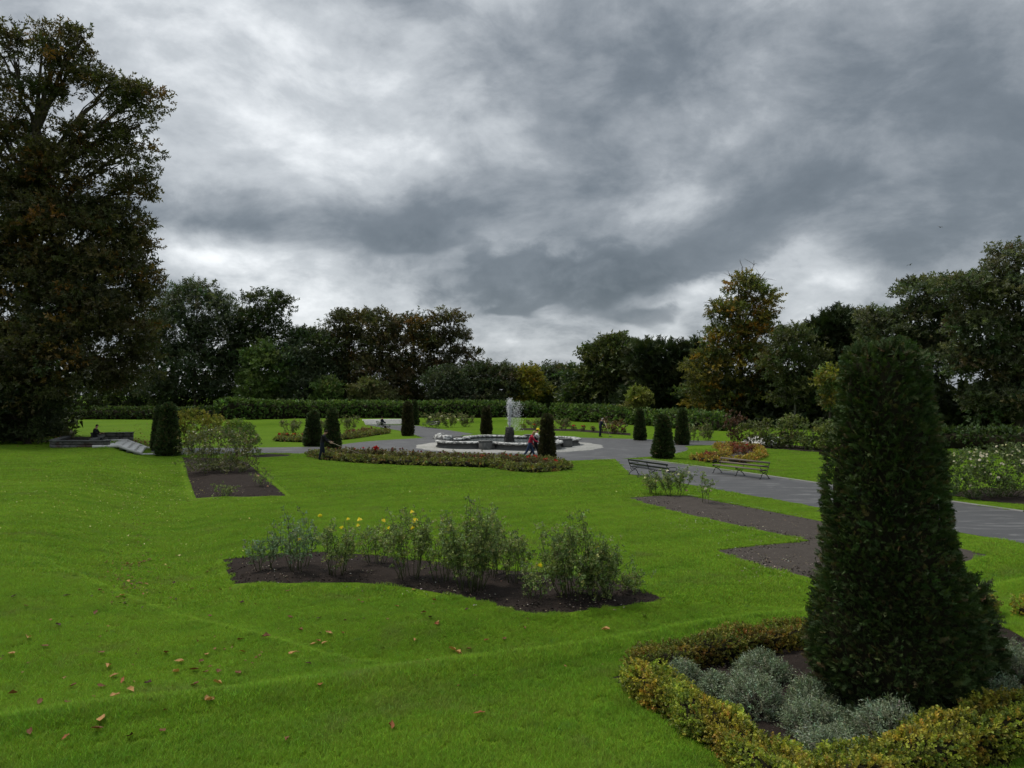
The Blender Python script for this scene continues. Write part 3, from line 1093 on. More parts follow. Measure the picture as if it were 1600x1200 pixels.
plant('young_elder', 'small yellow green sapling in front of the dark yew grove', 'sapling', 1000, 90, [(1000, 620, 13, 10), (990, 632, 10, 8)], [(0.11, 0.12, 0.025, 1), (0.08, 0.09, 0.02, 1)], 120, TW_BROAD, leaf=0.35, clump=0.45, dens=1.1, trunk=0.06)
plant('lime_tree', 'tall autumn lime tree turning yellow with bare twigs on top', 'tree', 1160, 84,
      [(1163, 450, 26, 20), (1195, 470, 18, 24), (1130, 490, 24, 16), (1160, 495, 36, 26), (1185, 520, 34, 26), (1130, 535, 34, 26), (1110, 575, 34, 30), (1160, 575, 46, 40), (1095, 615, 28, 30), (1140, 625, 40, 28), (1200, 590, 24, 40)],
      AUTUMN, 121, TW_BROAD, leaf=0.42, clump=0.62, dens=0.62, trunk=0.36, flat=0.5, bare=[(1163, 470, 1140, 428), (1163, 465, 1178, 414), (1165, 470, 1196, 424), (1130, 500, 1112, 470), (1165, 462, 1160, 418)])
plant('birch_tree', 'green tree with pale slender stems beside the autumn lime', 'tree', 1242, 78, [(1240, 535, 30, 24), (1225, 565, 34, 26), (1262, 570, 28, 26), (1240, 610, 34, 24)], [(0.040, 0.050, 0.018, 2), (0.055, 0.062, 0.022, 1)], 122, TW_BROAD, leaf=0.42, clump=0.65, dens=0.62, trunk=0.13, bark=M_BARKP)
plant('yew_tree', 'dark upright evergreen behind the pale stemmed tree', 'tree', 1312, 82, [(1310, 515, 36, 22), (1285, 545, 34, 34), (1330, 550, 36, 40), (1300, 600, 48, 40), (1345, 520, 18, 22)], DARK, 123, SP_YEWLO, leaf=0.75, clump=0.8, dens=0.85, trunk=0.35, matl=M_NEEDLE)
plant('hornbeam', 'leaning tree with yellowing leaves next to the big clipped yew', 'tree', 1296, 62, [(1290, 600, 16, 14), (1300, 622, 14, 12), (1303, 585, 12, 14)], GOLD + GREEN, 124, TW_BROAD, leaf=0.3, clump=0.42, dens=0.6, trunk=0.07)
plant('sycamore', 'grey green sycamore in layered tiers behind the big clipped yew', 'tree', 1420, 66,
      [(1390, 525, 42, 26), (1440, 500, 50, 26), (1370, 570, 34, 34), (1430, 560, 60, 40), (1450, 455, 46, 18), (1480, 520, 44, 40), (1425, 620, 46, 30), (1365, 500, 20, 14)],
      SYC, 125, TW_BROAD, leaf=0.38, clump=0.6, dens=0.85, trunk=0.35, flat=0.42)
plant('sycamore', 'tall sycamore with tiered crown cut by the picture edge', 'tree', 1590, 60,
      [(1585, 405, 40, 20), (1560, 430, 26, 14), (1570, 465, 60, 28), (1500, 452, 42, 18), (1610, 480, 60, 50), (1540, 515, 52, 30), (1600, 560, 60, 36), (1545, 575, 44, 22), (1570, 625, 58, 26), (1660, 560, 70, 120), (1510, 560, 30, 24), (1545, 640, 30, 14)],
      SYC, 126, TW_BROAD, leaf=0.38, clump=0.6, dens=0.8, trunk=0.45, flat=0.42)


# ================================================================== hedges
def hedge(name, label, cat, pts, width, cols, temps, leaf, dens, seed, group=None, core=(0.016, 0.022, 0.008), matl=None, irregular=0.12, patchy=0.0):
    """clipped hedge: leafy shoots all over a closed body that follows the line; pts = (x, y, z_ground, height)"""
    rng = np.random.default_rng(seed)
    P = np.asarray(pts, float)
    seg = np.linalg.norm(np.diff(P[:, :2], axis=0), axis=1)
    s = np.r_[0, np.cumsum(seg)]
    n = max(3, int(s[-1] / max(0.25, width * 0.3)))
    q = np.stack([np.interp(np.linspace(0, s[-1], n), s, P[:, k]) for k in range(4)], -1)
    d = unit(np.gradient(q[:, :2], axis=0))
    nr = np.stack([-d[:, 1], d[:, 0]], -1)
    org = np.array((q[0, 0], q[0, 1], q[0, 2]))
    hh = q[:, 3] * (1 + irregular * np.interp(np.linspace(0, s[-1], n), np.linspace(0, s[-1], max(4, int(s[-1] / (width * 2.2)))), rng.normal(size=max(4, int(s[-1] / (width * 2.2))))) * 0.6)
    prof = [(-0.40, 0.0), (-0.46, 0.35), (-0.44, 0.75), (-0.30, 0.93), (0.30, 0.93), (0.44, 0.75), (0.46, 0.35), (0.40, 0.0)]
    tp = np.clip(np.minimum(np.linspace(0, s[-1], n), s[-1] - np.linspace(0, s[-1], n)) / (width * 0.55), 0.12, 1) ** 0.5     # rounded ends
    V = np.concatenate([np.c_[q[:, :2] + nr * (a * width * 0.86 * tp)[:, None], q[:, 2] + hh * b * 0.9 * tp] for a, b in prof])
    k = len(prof)
    Q = [(j * n + i, j * n + i + 1, (j + 1) * n + i + 1, (j + 1) * n + i) for j in range(k - 1) for i in range(n - 1)]
    T = [t for a, b, c, e in Q for t in ((a, b, c), (a, c, e))]
    for e in (0, n - 1):
        T += [(e, e + j * n, e + (j + 1) * n) for j in range(1, k - 1)]
    root = thing(name, label, cat, org, 0, group)
    link('branches', mesh('branches', V - org, np.array(T)), M_TWIGS, root)
    N = int(s[-1] * (2 * np.mean(hh) + width) * dens)
    t = rng.random(N) * (n - 1)
    i = t.astype(int)
    f = (t - i)[:, None]
    lerp = lambda A: A[i] * (1 - f) + A[np.minimum(i + 1, n - 1)] * f
    c2, n2, h2 = lerp(q), lerp(nr), lerp(hh[:, None])[:, 0]
    w = rng.random(N) * (2 * np.mean(hh) + width)
    hm = np.mean(hh)
    side = np.where(w < hm, -1, np.where(w < 2 * hm, 1, 0))
    zf = np.where(side != 0, rng.random(N) ** 0.9, 0.9 + 0.1 * rng.random(N))
    a = np.where(side != 0, side * (0.46 - 0.10 * np.clip(zf - 0.6, 0, 1)), rng.uniform(-0.42, 0.42, N))
    pos = np.c_[c2[:, :2] + n2 * (a * width)[:, None], c2[:, 2] + zf * h2 * 0.95]
    out = np.c_[n2 * np.where(side != 0, side, a)[:, None], np.where(side != 0, 0.45, 1.0)]
    out0 = unit(out)
    out = unit(out + rng.normal(size=(N, 3)) * 0.35)
    dist_end = np.minimum(t, n - 1 - t) / (n - 1) * s[-1]
    rnd = np.clip(dist_end / (width * 0.5), 0.0, 1) ** 0.5
    pos = np.c_[c2[:, :2] + n2 * (a * width * (0.35 + 0.65 * rnd))[:, None], c2[:, 2] + zf * h2 * 0.95 * (0.7 + 0.3 * rnd)]
    ne = int(N * 0.5 * width / (s[-1] + width)) + 6                                          # and the two end faces
    ie = rng.choice(N, ne, replace=False)
    e_ = rng.integers(0, 2, ne) * (n - 1)
    sg = np.where(e_ == 0, -1.0, 1.0)[:, None]
    pos[ie] = np.c_[q[e_, :2] + nr[e_] * (rng.uniform(-0.36, 0.36, ne) * width)[:, None] + d[e_] * sg * 0.06 * width, q[e_, 2] + rng.random(ne) * hh[e_] * 0.85]
    out[ie] = unit(np.c_[d[e_] * sg, np.full(ne, 0.5)] + rng.normal(size=(ne, 3)) * 0.3)
    col = pal(rng, cols, N, 0.25)
    if patchy:                                                # whole plants in the row differ in tint and stand up in lumps
        x_ = t / n * s[-1]
        w1 = 0.5 + 0.5 * np.sin(x_ * 2.9 + 2.2 * np.sin(x_ * 1.3 + a * 4) + seed)
        w2 = 0.5 + 0.5 * np.sin(x_ * 5.3 + 1.7 * np.sin(x_ * 2.1 + a * 6) + 1.0)
        col = col * (1 + (np.array((0.26, -0.10, -0.1))) * (w1 ** 3)[:, None]) * (0.85 + 0.35 * w2[:, None])
        pos = pos + out0 * ((w2 - 0.5) * 0.10)[:, None] * patchy
    V, T, C = bake(temps, pos + rng.normal(size=(N, 3)) * 0.03 * width, out, leaf * (0.7 + 0.6 * rng.random(N)), col, rng)
    link('foliage', mesh('foliage', V - org, T, np.clip(C, 0.003, 0.9)), matl or M_LEAF, root)
    return root


M_TWIGS = plain('twigs', (0.022, 0.020, 0.012), 0.95, 0.05, 0.5, 14.0, 0.6)
LAUREL = [(0.042, 0.068, 0.017, 3), (0.062, 0.096, 0.025, 2), (0.028, 0.048, 0.012, 2)]


def line(*pts):
    """(px, py of foot, py of top) -> ground point and height"""
    out = []
    for px, py, ty in pts:
        p = G(px, py)
        out.append((p[0], p[1], p[2], (py - ty) * p[1] / FPX))
    return out


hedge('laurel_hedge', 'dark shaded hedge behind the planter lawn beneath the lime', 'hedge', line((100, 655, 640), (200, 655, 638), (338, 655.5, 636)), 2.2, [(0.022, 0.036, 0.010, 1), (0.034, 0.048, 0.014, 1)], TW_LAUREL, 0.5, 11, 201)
hedge('laurel_hedge', 'long clipped laurel hedge closing the far end of the garden', 'hedge', line((342, 655.5, 627), (420, 654.5, 626.5), (520, 653.3, 627.5), (640, 652.4, 629.5), (760, 652.4, 631), (846, 652.6, 632.5)), 2.4, LAUREL, TW_LAUREL, 0.55, 12, 202)
hedge('laurel_hedge', 'clipped laurel hedge running along the garden side behind the rake man', 'hedge', line((868, 655.5, 632.5), (930, 659, 637.5), (1000, 664, 643.5), (1060, 668, 648), (1130, 673, 652.5)), 2.2, LAUREL, TW_LAUREL, 0.5, 14, 203)
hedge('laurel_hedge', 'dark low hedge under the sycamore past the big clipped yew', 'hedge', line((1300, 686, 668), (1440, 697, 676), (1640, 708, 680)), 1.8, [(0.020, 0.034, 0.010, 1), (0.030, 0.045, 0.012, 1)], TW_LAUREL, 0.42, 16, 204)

# dim undergrowth that fills the gaps between the trunks beyond the hedges
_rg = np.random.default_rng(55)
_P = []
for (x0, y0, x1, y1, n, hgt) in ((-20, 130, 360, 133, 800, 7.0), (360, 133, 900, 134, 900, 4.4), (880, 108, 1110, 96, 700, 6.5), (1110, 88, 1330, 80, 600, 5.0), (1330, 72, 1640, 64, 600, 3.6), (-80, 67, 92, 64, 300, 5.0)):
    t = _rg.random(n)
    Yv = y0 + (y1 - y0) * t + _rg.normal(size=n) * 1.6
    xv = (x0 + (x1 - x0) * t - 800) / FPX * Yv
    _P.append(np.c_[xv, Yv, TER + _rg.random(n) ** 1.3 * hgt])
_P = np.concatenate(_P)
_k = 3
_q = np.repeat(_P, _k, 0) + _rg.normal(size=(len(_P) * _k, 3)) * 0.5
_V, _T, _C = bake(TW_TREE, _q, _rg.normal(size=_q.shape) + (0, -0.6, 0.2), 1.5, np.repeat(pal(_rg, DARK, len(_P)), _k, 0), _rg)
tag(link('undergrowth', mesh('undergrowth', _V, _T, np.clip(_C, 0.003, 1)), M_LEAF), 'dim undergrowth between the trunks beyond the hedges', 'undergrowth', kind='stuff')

# ================================================================== clipped yews
YEW = [(0.028, 0.045, 0.014, 3), (0.042, 0.061, 0.019, 2), (0.019, 0.032, 0.010, 2), (0.064, 0.052, 0.023, 0.7)]
YEWB = [(0.030, 0.030, 0.012, 3), (0.042, 0.036, 0.015, 2), (0.022, 0.024, 0.010, 2)]


def yew_prof(t, rb, rt):
    """radius at height fraction t of a clipped cone: swelling foot, straight sides, rounded top"""
    r = rb + (rt - rb) * np.clip(t, 0, 1) ** 0.95
    r = r * (0.80 + 0.20 * sm(t / 0.15))
    return r * np.sqrt(np.clip(1 - np.clip((t - 0.945) / 0.06, 0, 1) ** 2.4, 0.02, 1))


def yew_data(H, rb, rt, n, temps, leaf, cols, seed, lump=0.05):
    rng = np.random.default_rng(seed)
    na, nz = 28, 26
    A, Z = np.meshgrid(np.linspace(0, 2 * math.pi, na, endpoint=False), np.linspace(0, 1, nz))
    ph = rng.random(6) * 6

    def wob(a, z):
        return 1 + lump * (np.sin(3 * a + ph[0] + 5 * z) * 0.5 + np.sin(5 * a - 9 * z + ph[1]) * 0.5 + np.sin(2 * a + 17 * z + ph[2]) * 0.5 + np.sin(9 * a + 13 * z + ph[3]) * 0.35)
    r = yew_prof(Z, rb, rt) * wob(A, Z) * 0.88
    V = np.stack([r * np.cos(A), r * np.sin(A), Z * H * 0.975 + 0.03], -1).reshape(-1, 3)
    i = (np.arange(nz - 1)[:, None] * na + np.arange(na)[None])
    j = np.arange(nz - 1)[:, None] * na + (np.arange(na)[None] + 1) % na
    Q = np.stack([i, j, j + na, i + na], -1).reshape(-1, 4)
    core = mesh('branches', V, Q)
    core.materials.append(M_TWIGS)
    z = rng.random(n * 2)
    z = z[rng.random(n * 2) < yew_prof(z, rb, rt) / rb][:n]
    ntop = int(len(z) * 0.06)
    a = rng.random(len(z)) * 2 * math.pi
    rr = yew_prof(z, rb, rt) * wob(a, z) * (0.93 + 0.09 * rng.random(len(z)))
    z[:ntop] = 0.965 + 0.02 * rng.random(ntop)
    rr[:ntop] = rt * np.sqrt(rng.random(ntop)) * 0.8
    if n > 5000:                                             # thinner on the side turned away
        keep = (np.sin(a) < 0.3) | (rng.random(len(z)) < 0.4) | (z > 0.95)
        a, z, rr = a[keep], z[keep], rr[keep]
        ntop = int((z >= 0.965).sum() * 0)
    pos = np.stack([rr * np.cos(a), rr * np.sin(a), z * H + 0.02], -1)
    D = np.stack([np.cos(a), np.sin(a), np.full(len(a), 0.55)], -1)
    D[z > 0.962] = (0, 0, 1)
    D = D + rng.normal(size=D.shape) * 0.42
    grp = 0.5 + 0.5 * np.sin(7 * a + 11 * z + ph[4]) * np.sin(4 * a - 16 * z + ph[5])
    col = pal(rng, cols, len(z), 0.2) * (0.8 + 0.4 * grp[:, None])
    V, T, C = bake(temps, pos, D, leaf * (0.6 + 0.7 * rng.random(len(z))), col, rng)
    fol = mesh('foliage', V, T, np.clip(C, 0.003, 0.9))
    fol.materials.append(M_NEEDLE)
    return core, fol


_tr = mesh('trunk', *tube([(0, 0, -0.1), (0, 0, 0.3), (0.02, 0, 0.9)], [0.10, 0.08, 0.06], 7))
_tr.materials.append(M_BARK)
CONES = [yew_data(1.0 * 2.7, 0.58, 0.20, 2600, SP_YEWLO, 0.19, YEW, 301), yew_data(2.7, 0.58, 0.22, 2600, SP_YEWLO, 0.19, YEW, 302), yew_data(2.7, 0.54, 0.26, 2400, SP_YEWLO, 0.19, YEWB, 303)]


def cone(px, py, ty, w, k, label, turn=0.0):
    p = G(px, py)
    s = p[1] / FPX
    Hm, Wm = (py - ty) * s, w * s
    o = thing('clipped_yew', label, 'topiary', p, turn, 'clipped yew cones round the fountain')
    for nm, d in zip(('trunk', 'branches', 'foliage'), (_tr,) + CONES[k]):
        link(nm, d, None, o)
    o.scale = (Wm / 1.16, Wm / 1.16, Hm / 2.7)
    return o


cone(249, 703, 637, 23, 1, 'narrow clipped yew half hidden behind its twin by the side steps', 1.0)
cone(263, 712.5, 634, 35, 0, 'front clipped yew of the pair at the foot of the side steps', 2.0)
cone(489, 697, 644, 27, 0, 'squat pointed yew behind the man with the hoe', 0.4)
cone(519, 706, 641, 25, 1, 'tall clipped yew beside the man with the hoe', 1.7)
cone(637, 681, 630, 19, 2, 'brownish clipped yew at the mouth of the walk to the far steps', 2.6)
cone(648, 664, 627, 13, 1, 'slim dark yew at the far side of the walk to the steps', 3.1)
cone(760, 678.5, 638, 18, 2, 'brownish clipped yew just behind the fountain basin', 0.9)
cone(855, 722, 651, 26, 2, 'flat topped yew beside the two walkers at the basin', 1.3)
cone(1000, 688, 641, 18.5, 0, 'slim dark yew on the lawn edge near the rake man', 4.0)
cone(1036, 716.5, 651, 32, 0, 'broad clipped yew on the point of lawn by the benches', 5.0)
cone(1066, 695, 641, 21, 1, 'tall tapering yew behind the broad one by the benches', 0.2)

# the big yew on the near terrace
YB = G(1396, 1104)
_H = (1102 - 541) * YB[1] / FPX
_o = thing('clipped_yew', 'huge shaggy clipped yew inside the box edged parterre', 'topiary', YB, 0.0)
_c, _f = yew_data(_H, 0.90, 0.36, 17000, SP_YEW, 0.090, YEW, 310, 0.09)
for d in (_c, _f):                                           # it leans: the clipped top sits left of the foot
    _v = np.empty(len(d.vertices) * 3, np.float32)
    d.vertices.foreach_get('co', _v)
    _v = _v.reshape(-1, 3)
    _v[:, 0] -= 0.10 * (_v[:, 2] / _H) ** 1.2
    d.vertices.foreach_set('co', _v.ravel())
for nm, d in zip(('trunk', 'branches', 'foliage'), (_tr, _c, _f)):
    link(nm, d, None, _o)
# a side shoot leaning out low on its right
_c, _f = yew_data(1.25, 0.42, 0.16, 1500, SP_YEW, 0.13, YEW, 311, 0.1)
_ss = G(1515, 1080)
for nm, d in zip(('branches', 'foliage'), (_c, _f)):
    q = link(nm, d, None, _o)
    q.location = (_ss[0] - YB[0], _ss[1] - YB[1] + 0.1, 0.0)

# ================================================================== box edging on the near terrace
BOXC = [(0.082, 0.096, 0.015, 4), (0.108, 0.116, 0.018, 3), (0.054, 0.068, 0.013, 3), (0.110, 0.075, 0.015, 0.5), (0.034, 0.046, 0.010, 2)]


def boxline(a, b, h, k=8):
    return [(*(a + (b - a) * t), float(height(*(a + (b - a) * t))), h) for t in np.linspace(0, 1, k)]


BOXC = [(1.5 * a, 1.5 * b, 1.3 * c, w) for a, b, c, w in BOXC]
hedge('box_hedge', 'low box edging along the far side of the parterre behind the big yew', 'box hedge', boxline(BOX_L + _e1 * 0.15, BOX_T, 0.31), 0.42, [(0.074, 0.080, 0.014, 3), (0.094, 0.090, 0.016, 2), (0.050, 0.060, 0.012, 3), (0.09, 0.055, 0.013, 0.6)], TW_BOXM, 0.074, 980, 321, irregular=0.22, patchy=1.0)
hedge('box_hedge', 'low golden green box edging beside the lawn and grey mounds', 'box hedge', boxline(BOX_L + _e2 * 0.28, BOX_B + _e2 * 0.12, 0.27), 0.44, BOXC, TW_BOXM, 0.074, 1400, 322, irregular=0.25, patchy=1.0)
hedge('box_hedge', 'low golden green box edging across the bottom corner of the picture', 'box hedge', boxline(BOX_B + unit(BOX_C - BOX_B) * 0.1, BOX_C, 0.29), 0.46, BOXC, TW_BOXM, 0.074, 1200, 323, irregular=0.25, patchy=1.0)
_bp = [G(1592, 962), G(1640, 968)]
hedge('box_hedge', 'small piece of box edging at the picture edge past the yew', 'box hedge', boxline(_bp[0][:2], _bp[1][:2], 0.34, 4), 0.5, BOXC, TW_BOXM, 0.074, 800, 324, patchy=1.0)

# grey mounds of cotton lavender
SILV = [(0.106, 0.130, 0.082, 3), (0.142, 0.166, 0.112, 2), (0.068, 0.084, 0.052, 2)]
M_SILVER = leaf_mat('silver_leaf', 0.12, 0.8, 0.1)


def mound(px, py, w, h, label, seed, n=1000):
    """px, py = foot centre; w, h in photo pixels"""
    rng = np.random.default_rng(seed)
    p = G(px, py)
    s = p[1] / FPX
    rw, hh = w * s / 2 * 1.02, h * s * 0.96
    o = thing('cotton_lavender', label, 'shrub', p, 0, 'grey cotton lavender mounds in the parterre')
    d = unit(rng.normal(size=(n, 3)))
    d[:, 2] = np.abs(d[:, 2]) * 0.95 + 0.05
    rad = np.array((rw, rw, hh)) * (0.75 + 0.18 * rng.random((n, 1)) + 0.10 * np.sin(d[:, :1] * 5 + seed) * np.sin(d[:, 1:2] * 6))
    V, T, C = bake(TW_SILVER, d * rad - d * 0.05, d + rng.normal(size=d.shape) * 0.35 + (0, 0, 0.35), 0.10 * (0.7 + 0.6 * rng.random(n)), pal(rng, SILV, n), rng)
    link('foliage', mesh('foliage', V, T, np.clip(C, 0, 0.9)), M_SILVER, o)
    w_ = MB()
    for k in range(60):
        q = unit(rng.normal(size=3))
        q[2] = abs(q[2]) * 0.8 + 0.1
        e = q * np.array((rw, rw, hh)) * 0.9
        w_.tube(curve(np.array((q[0] * 0.05, q[1] * 0.05, 0.0)), e, 0.03, 4), np.linspace(0.008, 0.003, 4), 3)
    w_.build('stems', M_STEM2, o)
    return o


M_STEM2 = bark_mat('grey_stem', (0.10, 0.09, 0.07))
for k, (x, y, w, h, lb) in enumerate((
        (1190, 1066, 90, 50, 'grey mound tucked against the far box edging'),
        (1175, 1118, 100, 74, 'grey mound with bare stems left of the soil gap'),
        (1068, 1075, 62, 42, 'small grey mound at the corner where the box edgings meet'),
        (1272, 1112, 92, 54, 'grey green mound closest to the foot of the big yew'),
        (1272, 1150, 108, 58, 'loose grey mound between two others in the middle of the bed'),
        (1392, 1172, 122, 82, 'large pale grey mound in front of the big yew'),
        (1300, 1205, 118, 74, 'grey green mound at the bottom corner against golden box'),
        (1590, 1072, 84, 70, 'grey mound beyond the yew at the picture edge'),
        (1560, 1098, 70, 44, 'low thin grey plant in the shade beside the yew'),
        (1120, 1090, 60, 40, 'small grey tuft just inside the golden box edging'),
        (1345, 1140, 60, 34, 'small grey tuft beside the dry stalks in front of the yew'))):
    mound(x, y, w, h, lb, 340 + k)

# ================================================================== roses
def rosette(col, seed, name='flower'):
    rng = np.random.default_rng(seed)
    V, T, C, n = [], [], [], 0
    for ring, (k, r, z, tl) in enumerate(((7, 0.9, 0.0, 0.5), (6, 0.7, 0.15, 0.9), (5, 0.45, 0.3, 1.3), (3, 0.2, 0.4, 1.8))):
        for i in range(k):
            a = i * 2 * math.pi / k + ring * 0.5
            o = np.array((math.cos(a), math.sin(a), 0))
            s = np.array((-o[1], o[0], 0))
            b = np.array((0, 0, z - 0.1))
            q = [b, b + o * r * 0.6 + s * 0.38 * r + (0, 0, tl * 0.28), b + o * r + (0, 0, tl * 0.40), b + o * r * 0.6 - s * 0.38 * r + (0, 0, tl * 0.28)]
            V += q
            T += [(n, n + 1, n + 2), (n, n + 2, n + 3)]
            C += [np.array(col) * rng.uniform(0.8, 1.1)] * 4
            n += 4
    me = mesh(name, np.array(V), np.array(T), np.array(C))
    me.materials.append(M_PETAL)
    return me


FL_Y = rosette((0.80, 0.66, 0.06), 1)
FL_W = rosette((0.74, 0.68, 0.62), 2)
FL_P = rosette((0.72, 0.45, 0.46), 3)
FL_R = rosette((0.42, 0.020, 0.022), 4)
FL_D = rosette((0.16, 0.035, 0.025), 5)
ROSE = [(0.082, 0.108, 0.036, 3), (0.110, 0.136, 0.048, 2), (0.056, 0.078, 0.028, 2), (0.14, 0.155, 0.05, 0.9)]
ROSEB = [(0.078, 0.110, 0.062, 3), (0.100, 0.138, 0.082, 2), (0.056, 0.080, 0.044, 2)]


def rose(px, py, w, h, label, seed, cols=ROSE, canes=12, leaves=420, leaf=0.11, flowers=(), fs=0.05, group=None, bare=0.35, name='rose_bush', cat='rose bush', zoff=0.02, Y=None):
    """canes fanning up from one foot, leaflets on their upper part, blooms where given as (px, py, mesh)"""
    rng = np.random.default_rng(seed)
    p = G(px, py)
    s = p[1] / FPX
    Wd, Hh = w * s * 1.22, h * s
    p = p + np.array((0, 0, zoff))
    o = thing(name, label, cat, p, 0, group)
    st, tips = MB(), []
    for k in range(canes):
        a = rng.random() * 2 * math.pi
        rr = rng.random() ** 0.6
        hz = Hh * rng.uniform(0.6, 1.0) * (1.06 - 0.25 * rr)
        b = np.array((math.cos(a) * 0.10, math.sin(a) * 0.10, -0.05)) * (1, 1, 1) + np.array((math.cos(a), math.sin(a), 0)) * Wd * 0.10 * rr
        e = np.array((math.cos(a) * rr * Wd * 0.5, math.sin(a) * rr * min(Wd, 1.2) * 0.45, hz))
        q = curve(b, e, 0.0, 6, rng, 0.02)
        q[:, :2] += (np.sin(np.linspace(0, math.pi, 6)) * 0.06)[:, None] * rng.normal(size=2)
        st.tube(q, np.linspace(0.009, 0.004, 6), 4)
        tips.append(q)
        for j in range(2):                                   # side shoots
            s0 = q[rng.integers(2, 5)]
            e2 = s0 + np.array((rng.normal() * 0.16, rng.normal() * 0.16, rng.uniform(0.08, 0.34) * Hh))
            q2 = curve(s0, e2, 0.0, 4, rng, 0.012)
            st.tube(q2, np.linspace(0.005, 0.003, 4), 3)
            tips.append(np.concatenate([q2[:1], q2[:1], q2]))
    tips = np.array(tips)
    leaves = int(leaves * 1.2)
    i = rng.integers(0, len(tips), leaves)
    f = np.clip((bare + (1 - bare) * rng.random(leaves) ** 0.8) * 5, 0, 4.999)
    j = f.astype(int)
    fr = (f - j)[:, None]
    pos = tips[i, j] * (1 - fr) + tips[i, j + 1] * fr + rng.normal(size=(leaves, 3)) * 0.045
    D = rng.normal(size=(leaves, 3)) + (0, 0, 0.25)
    V, T, C = bake(TW_ROSE, pos, D, leaf * (0.7 + 0.6 * rng.random(leaves)), pal(rng, cols, leaves), rng)
    st.build('stems', M_STEM, o)
    link('foliage', mesh('foliage', V, T, np.clip(C, 0, 0.9)), M_LEAF, o)
    for fl in flowers:
        q = link('flower', fl[2], None, o)
        w_ = at(fl[0], fl[1], p[1] - 0.1 + rng.normal() * 0.12)
        q.location = w_ - p
        q.rotation_euler = (rng.uniform(0.2, 0.9), rng.uniform(-0.4, 0.4), rng.uniform(0, 6))
        q.scale = (fs * (1.3 if name == 'rose_bush' else 1.0) * rng.uniform(0.85, 1.2),) * 3
    return o


y = FL_Y
gm = 'roses in the main bed'
rose(414, 893, 42, 74, 'blue green rose bush at the far end of the main bed', 401, ROSEB, 8, 190, 0.105, (), group=gm)
rose(466, 895, 64, 98, 'rose bush with bluish leaves and two yellow blooms, second in the main bed', 402, ROSEB, 12, 330, 0.105, ((500, 806, y), (468, 843, y)), group=gm)
rose(528, 900, 64, 92, 'leafy rose bush with a cluster of four yellow blooms', 403, ROSE, 12, 360, 0.105, ((544, 812, y), (562, 813, y), (560, 822, y), (533, 826, y)), 0.052, group=gm)
rose(586, 885, 50, 74, 'small rose bush at the back of the main bed with two pale yellow blooms', 404, ROSE, 9, 260, 0.10, ((599, 814, y), (606, 826, y)), group=gm)
rose(640, 908, 72, 118, 'tall rose bush with three yellow blooms near its top', 405, ROSE, 14, 520, 0.105, ((644, 801, y), (649, 814, y), (645, 826, y)), 0.056, group=gm)
rose(690, 912, 60, 104, 'green rose bush without blooms beside the tallest one', 406, ROSE, 12, 420, 0.105, (), group=gm)
rose(735, 925, 96, 150, 'tallest and densest rose bush in the main bed', 407, ROSE, 26, 1150, 0.105, (), bare=0.26, group=gm)
rose(778, 905, 60, 96, 'rose bush with long arching shoots behind the dense one', 408, ROSE, 10, 330, 0.105, (), group=gm)
rose(808, 915, 56, 92, 'airy rose bush with arching shoots over the gap in the bed', 413, ROSE, 9, 190, 0.105, (), group=gm)
rose(836, 938, 50, 70, 'thin low rose bush with one yellow bloom at its tip', 409, ROSE, 10, 130, 0.10, ((843, 885, y),), 0.058, bare=0.3, group=gm)
rose(895, 935, 92, 128, 'broad bushy rose with upright shoots near the point of the bed', 410, ROSE, 22, 900, 0.105, (), bare=0.15, group=gm)
rose(940, 938, 70, 104, 'bushy rose with one yellow bloom nearest the tip of the bed', 411, ROSE, 16, 620, 0.105, ((934, 857, y),), bare=0.10, group=gm)
rose(978, 926, 40, 46, 'low leafy rose seedling at the very tip of the main bed', 412, ROSE, 8, 170, 0.09, (), bare=0.0, group=gm)
gs = 'roses in the side bed'
rose(1022, 773, 40, 40, 'rose bush with white blooms nearest the dark bench', 421, ROSE, 9, 210, 0.13, ((1008, 747, FL_W), (1027, 752, FL_W), (1035, 740, FL_W)), 0.06, group=gs)
rose(1055, 776, 50, 48, 'rose bush with pink and white blooms in the side bed', 422, ROSE, 12, 330, 0.13, ((1073, 767, FL_P), (1060, 742, FL_W), (1077, 739, FL_W), (1043, 736, FL_W)), 0.06, group=gs)
rose(1102, 788, 20, 48, 'single spindly rose standing alone in the side bed', 423, ROSE, 4, 60, 0.13, ((1103, 764, FL_W), (1111, 767, FL_W)), 0.06, group=gs)

# left bed: a big loose shrub rose and its neighbours
plant('shrub_rose', 'big loose grey green shrub rose filling the side bed by the lawn', 'shrub', 345, 40.0, [(345, 698, 52, 32), (318, 712, 32, 28), (376, 708, 26, 26), (350, 730, 44, 22, -0.8), (330, 685, 36, 18), (380, 735, 22, 16), (318, 735, 20, 14)],
      [(0.060, 0.066, 0.030, 3), (0.078, 0.078, 0.036, 2), (0.045, 0.050, 0.022, 2)], 431, TW_ROSE, leaf=0.22, clump=0.30, dens=0.75, twigs=6, trunk=0.016, parts=('stems', 'foliage'), stems=26, shell=0.7, bark=M_STEM, flowers=(FL_W, 7, 0.05))
plant('golden_shrub', 'golden leaved rounded shrub behind the big shrub rose', 'shrub', 305, 52, [(300, 662, 28, 22), (325, 672, 24, 20), (285, 680, 18, 18), (345, 668, 14, 13)],
      [(0.15, 0.14, 0.022, 3), (0.19, 0.165, 0.03, 2), (0.08, 0.085, 0.02, 2)], 432, TW_BROAD, leaf=0.26, clump=0.36, dens=1.0, twigs=8, trunk=0.03, parts=('stems', 'foliage'), stems=14, shell=0.45)
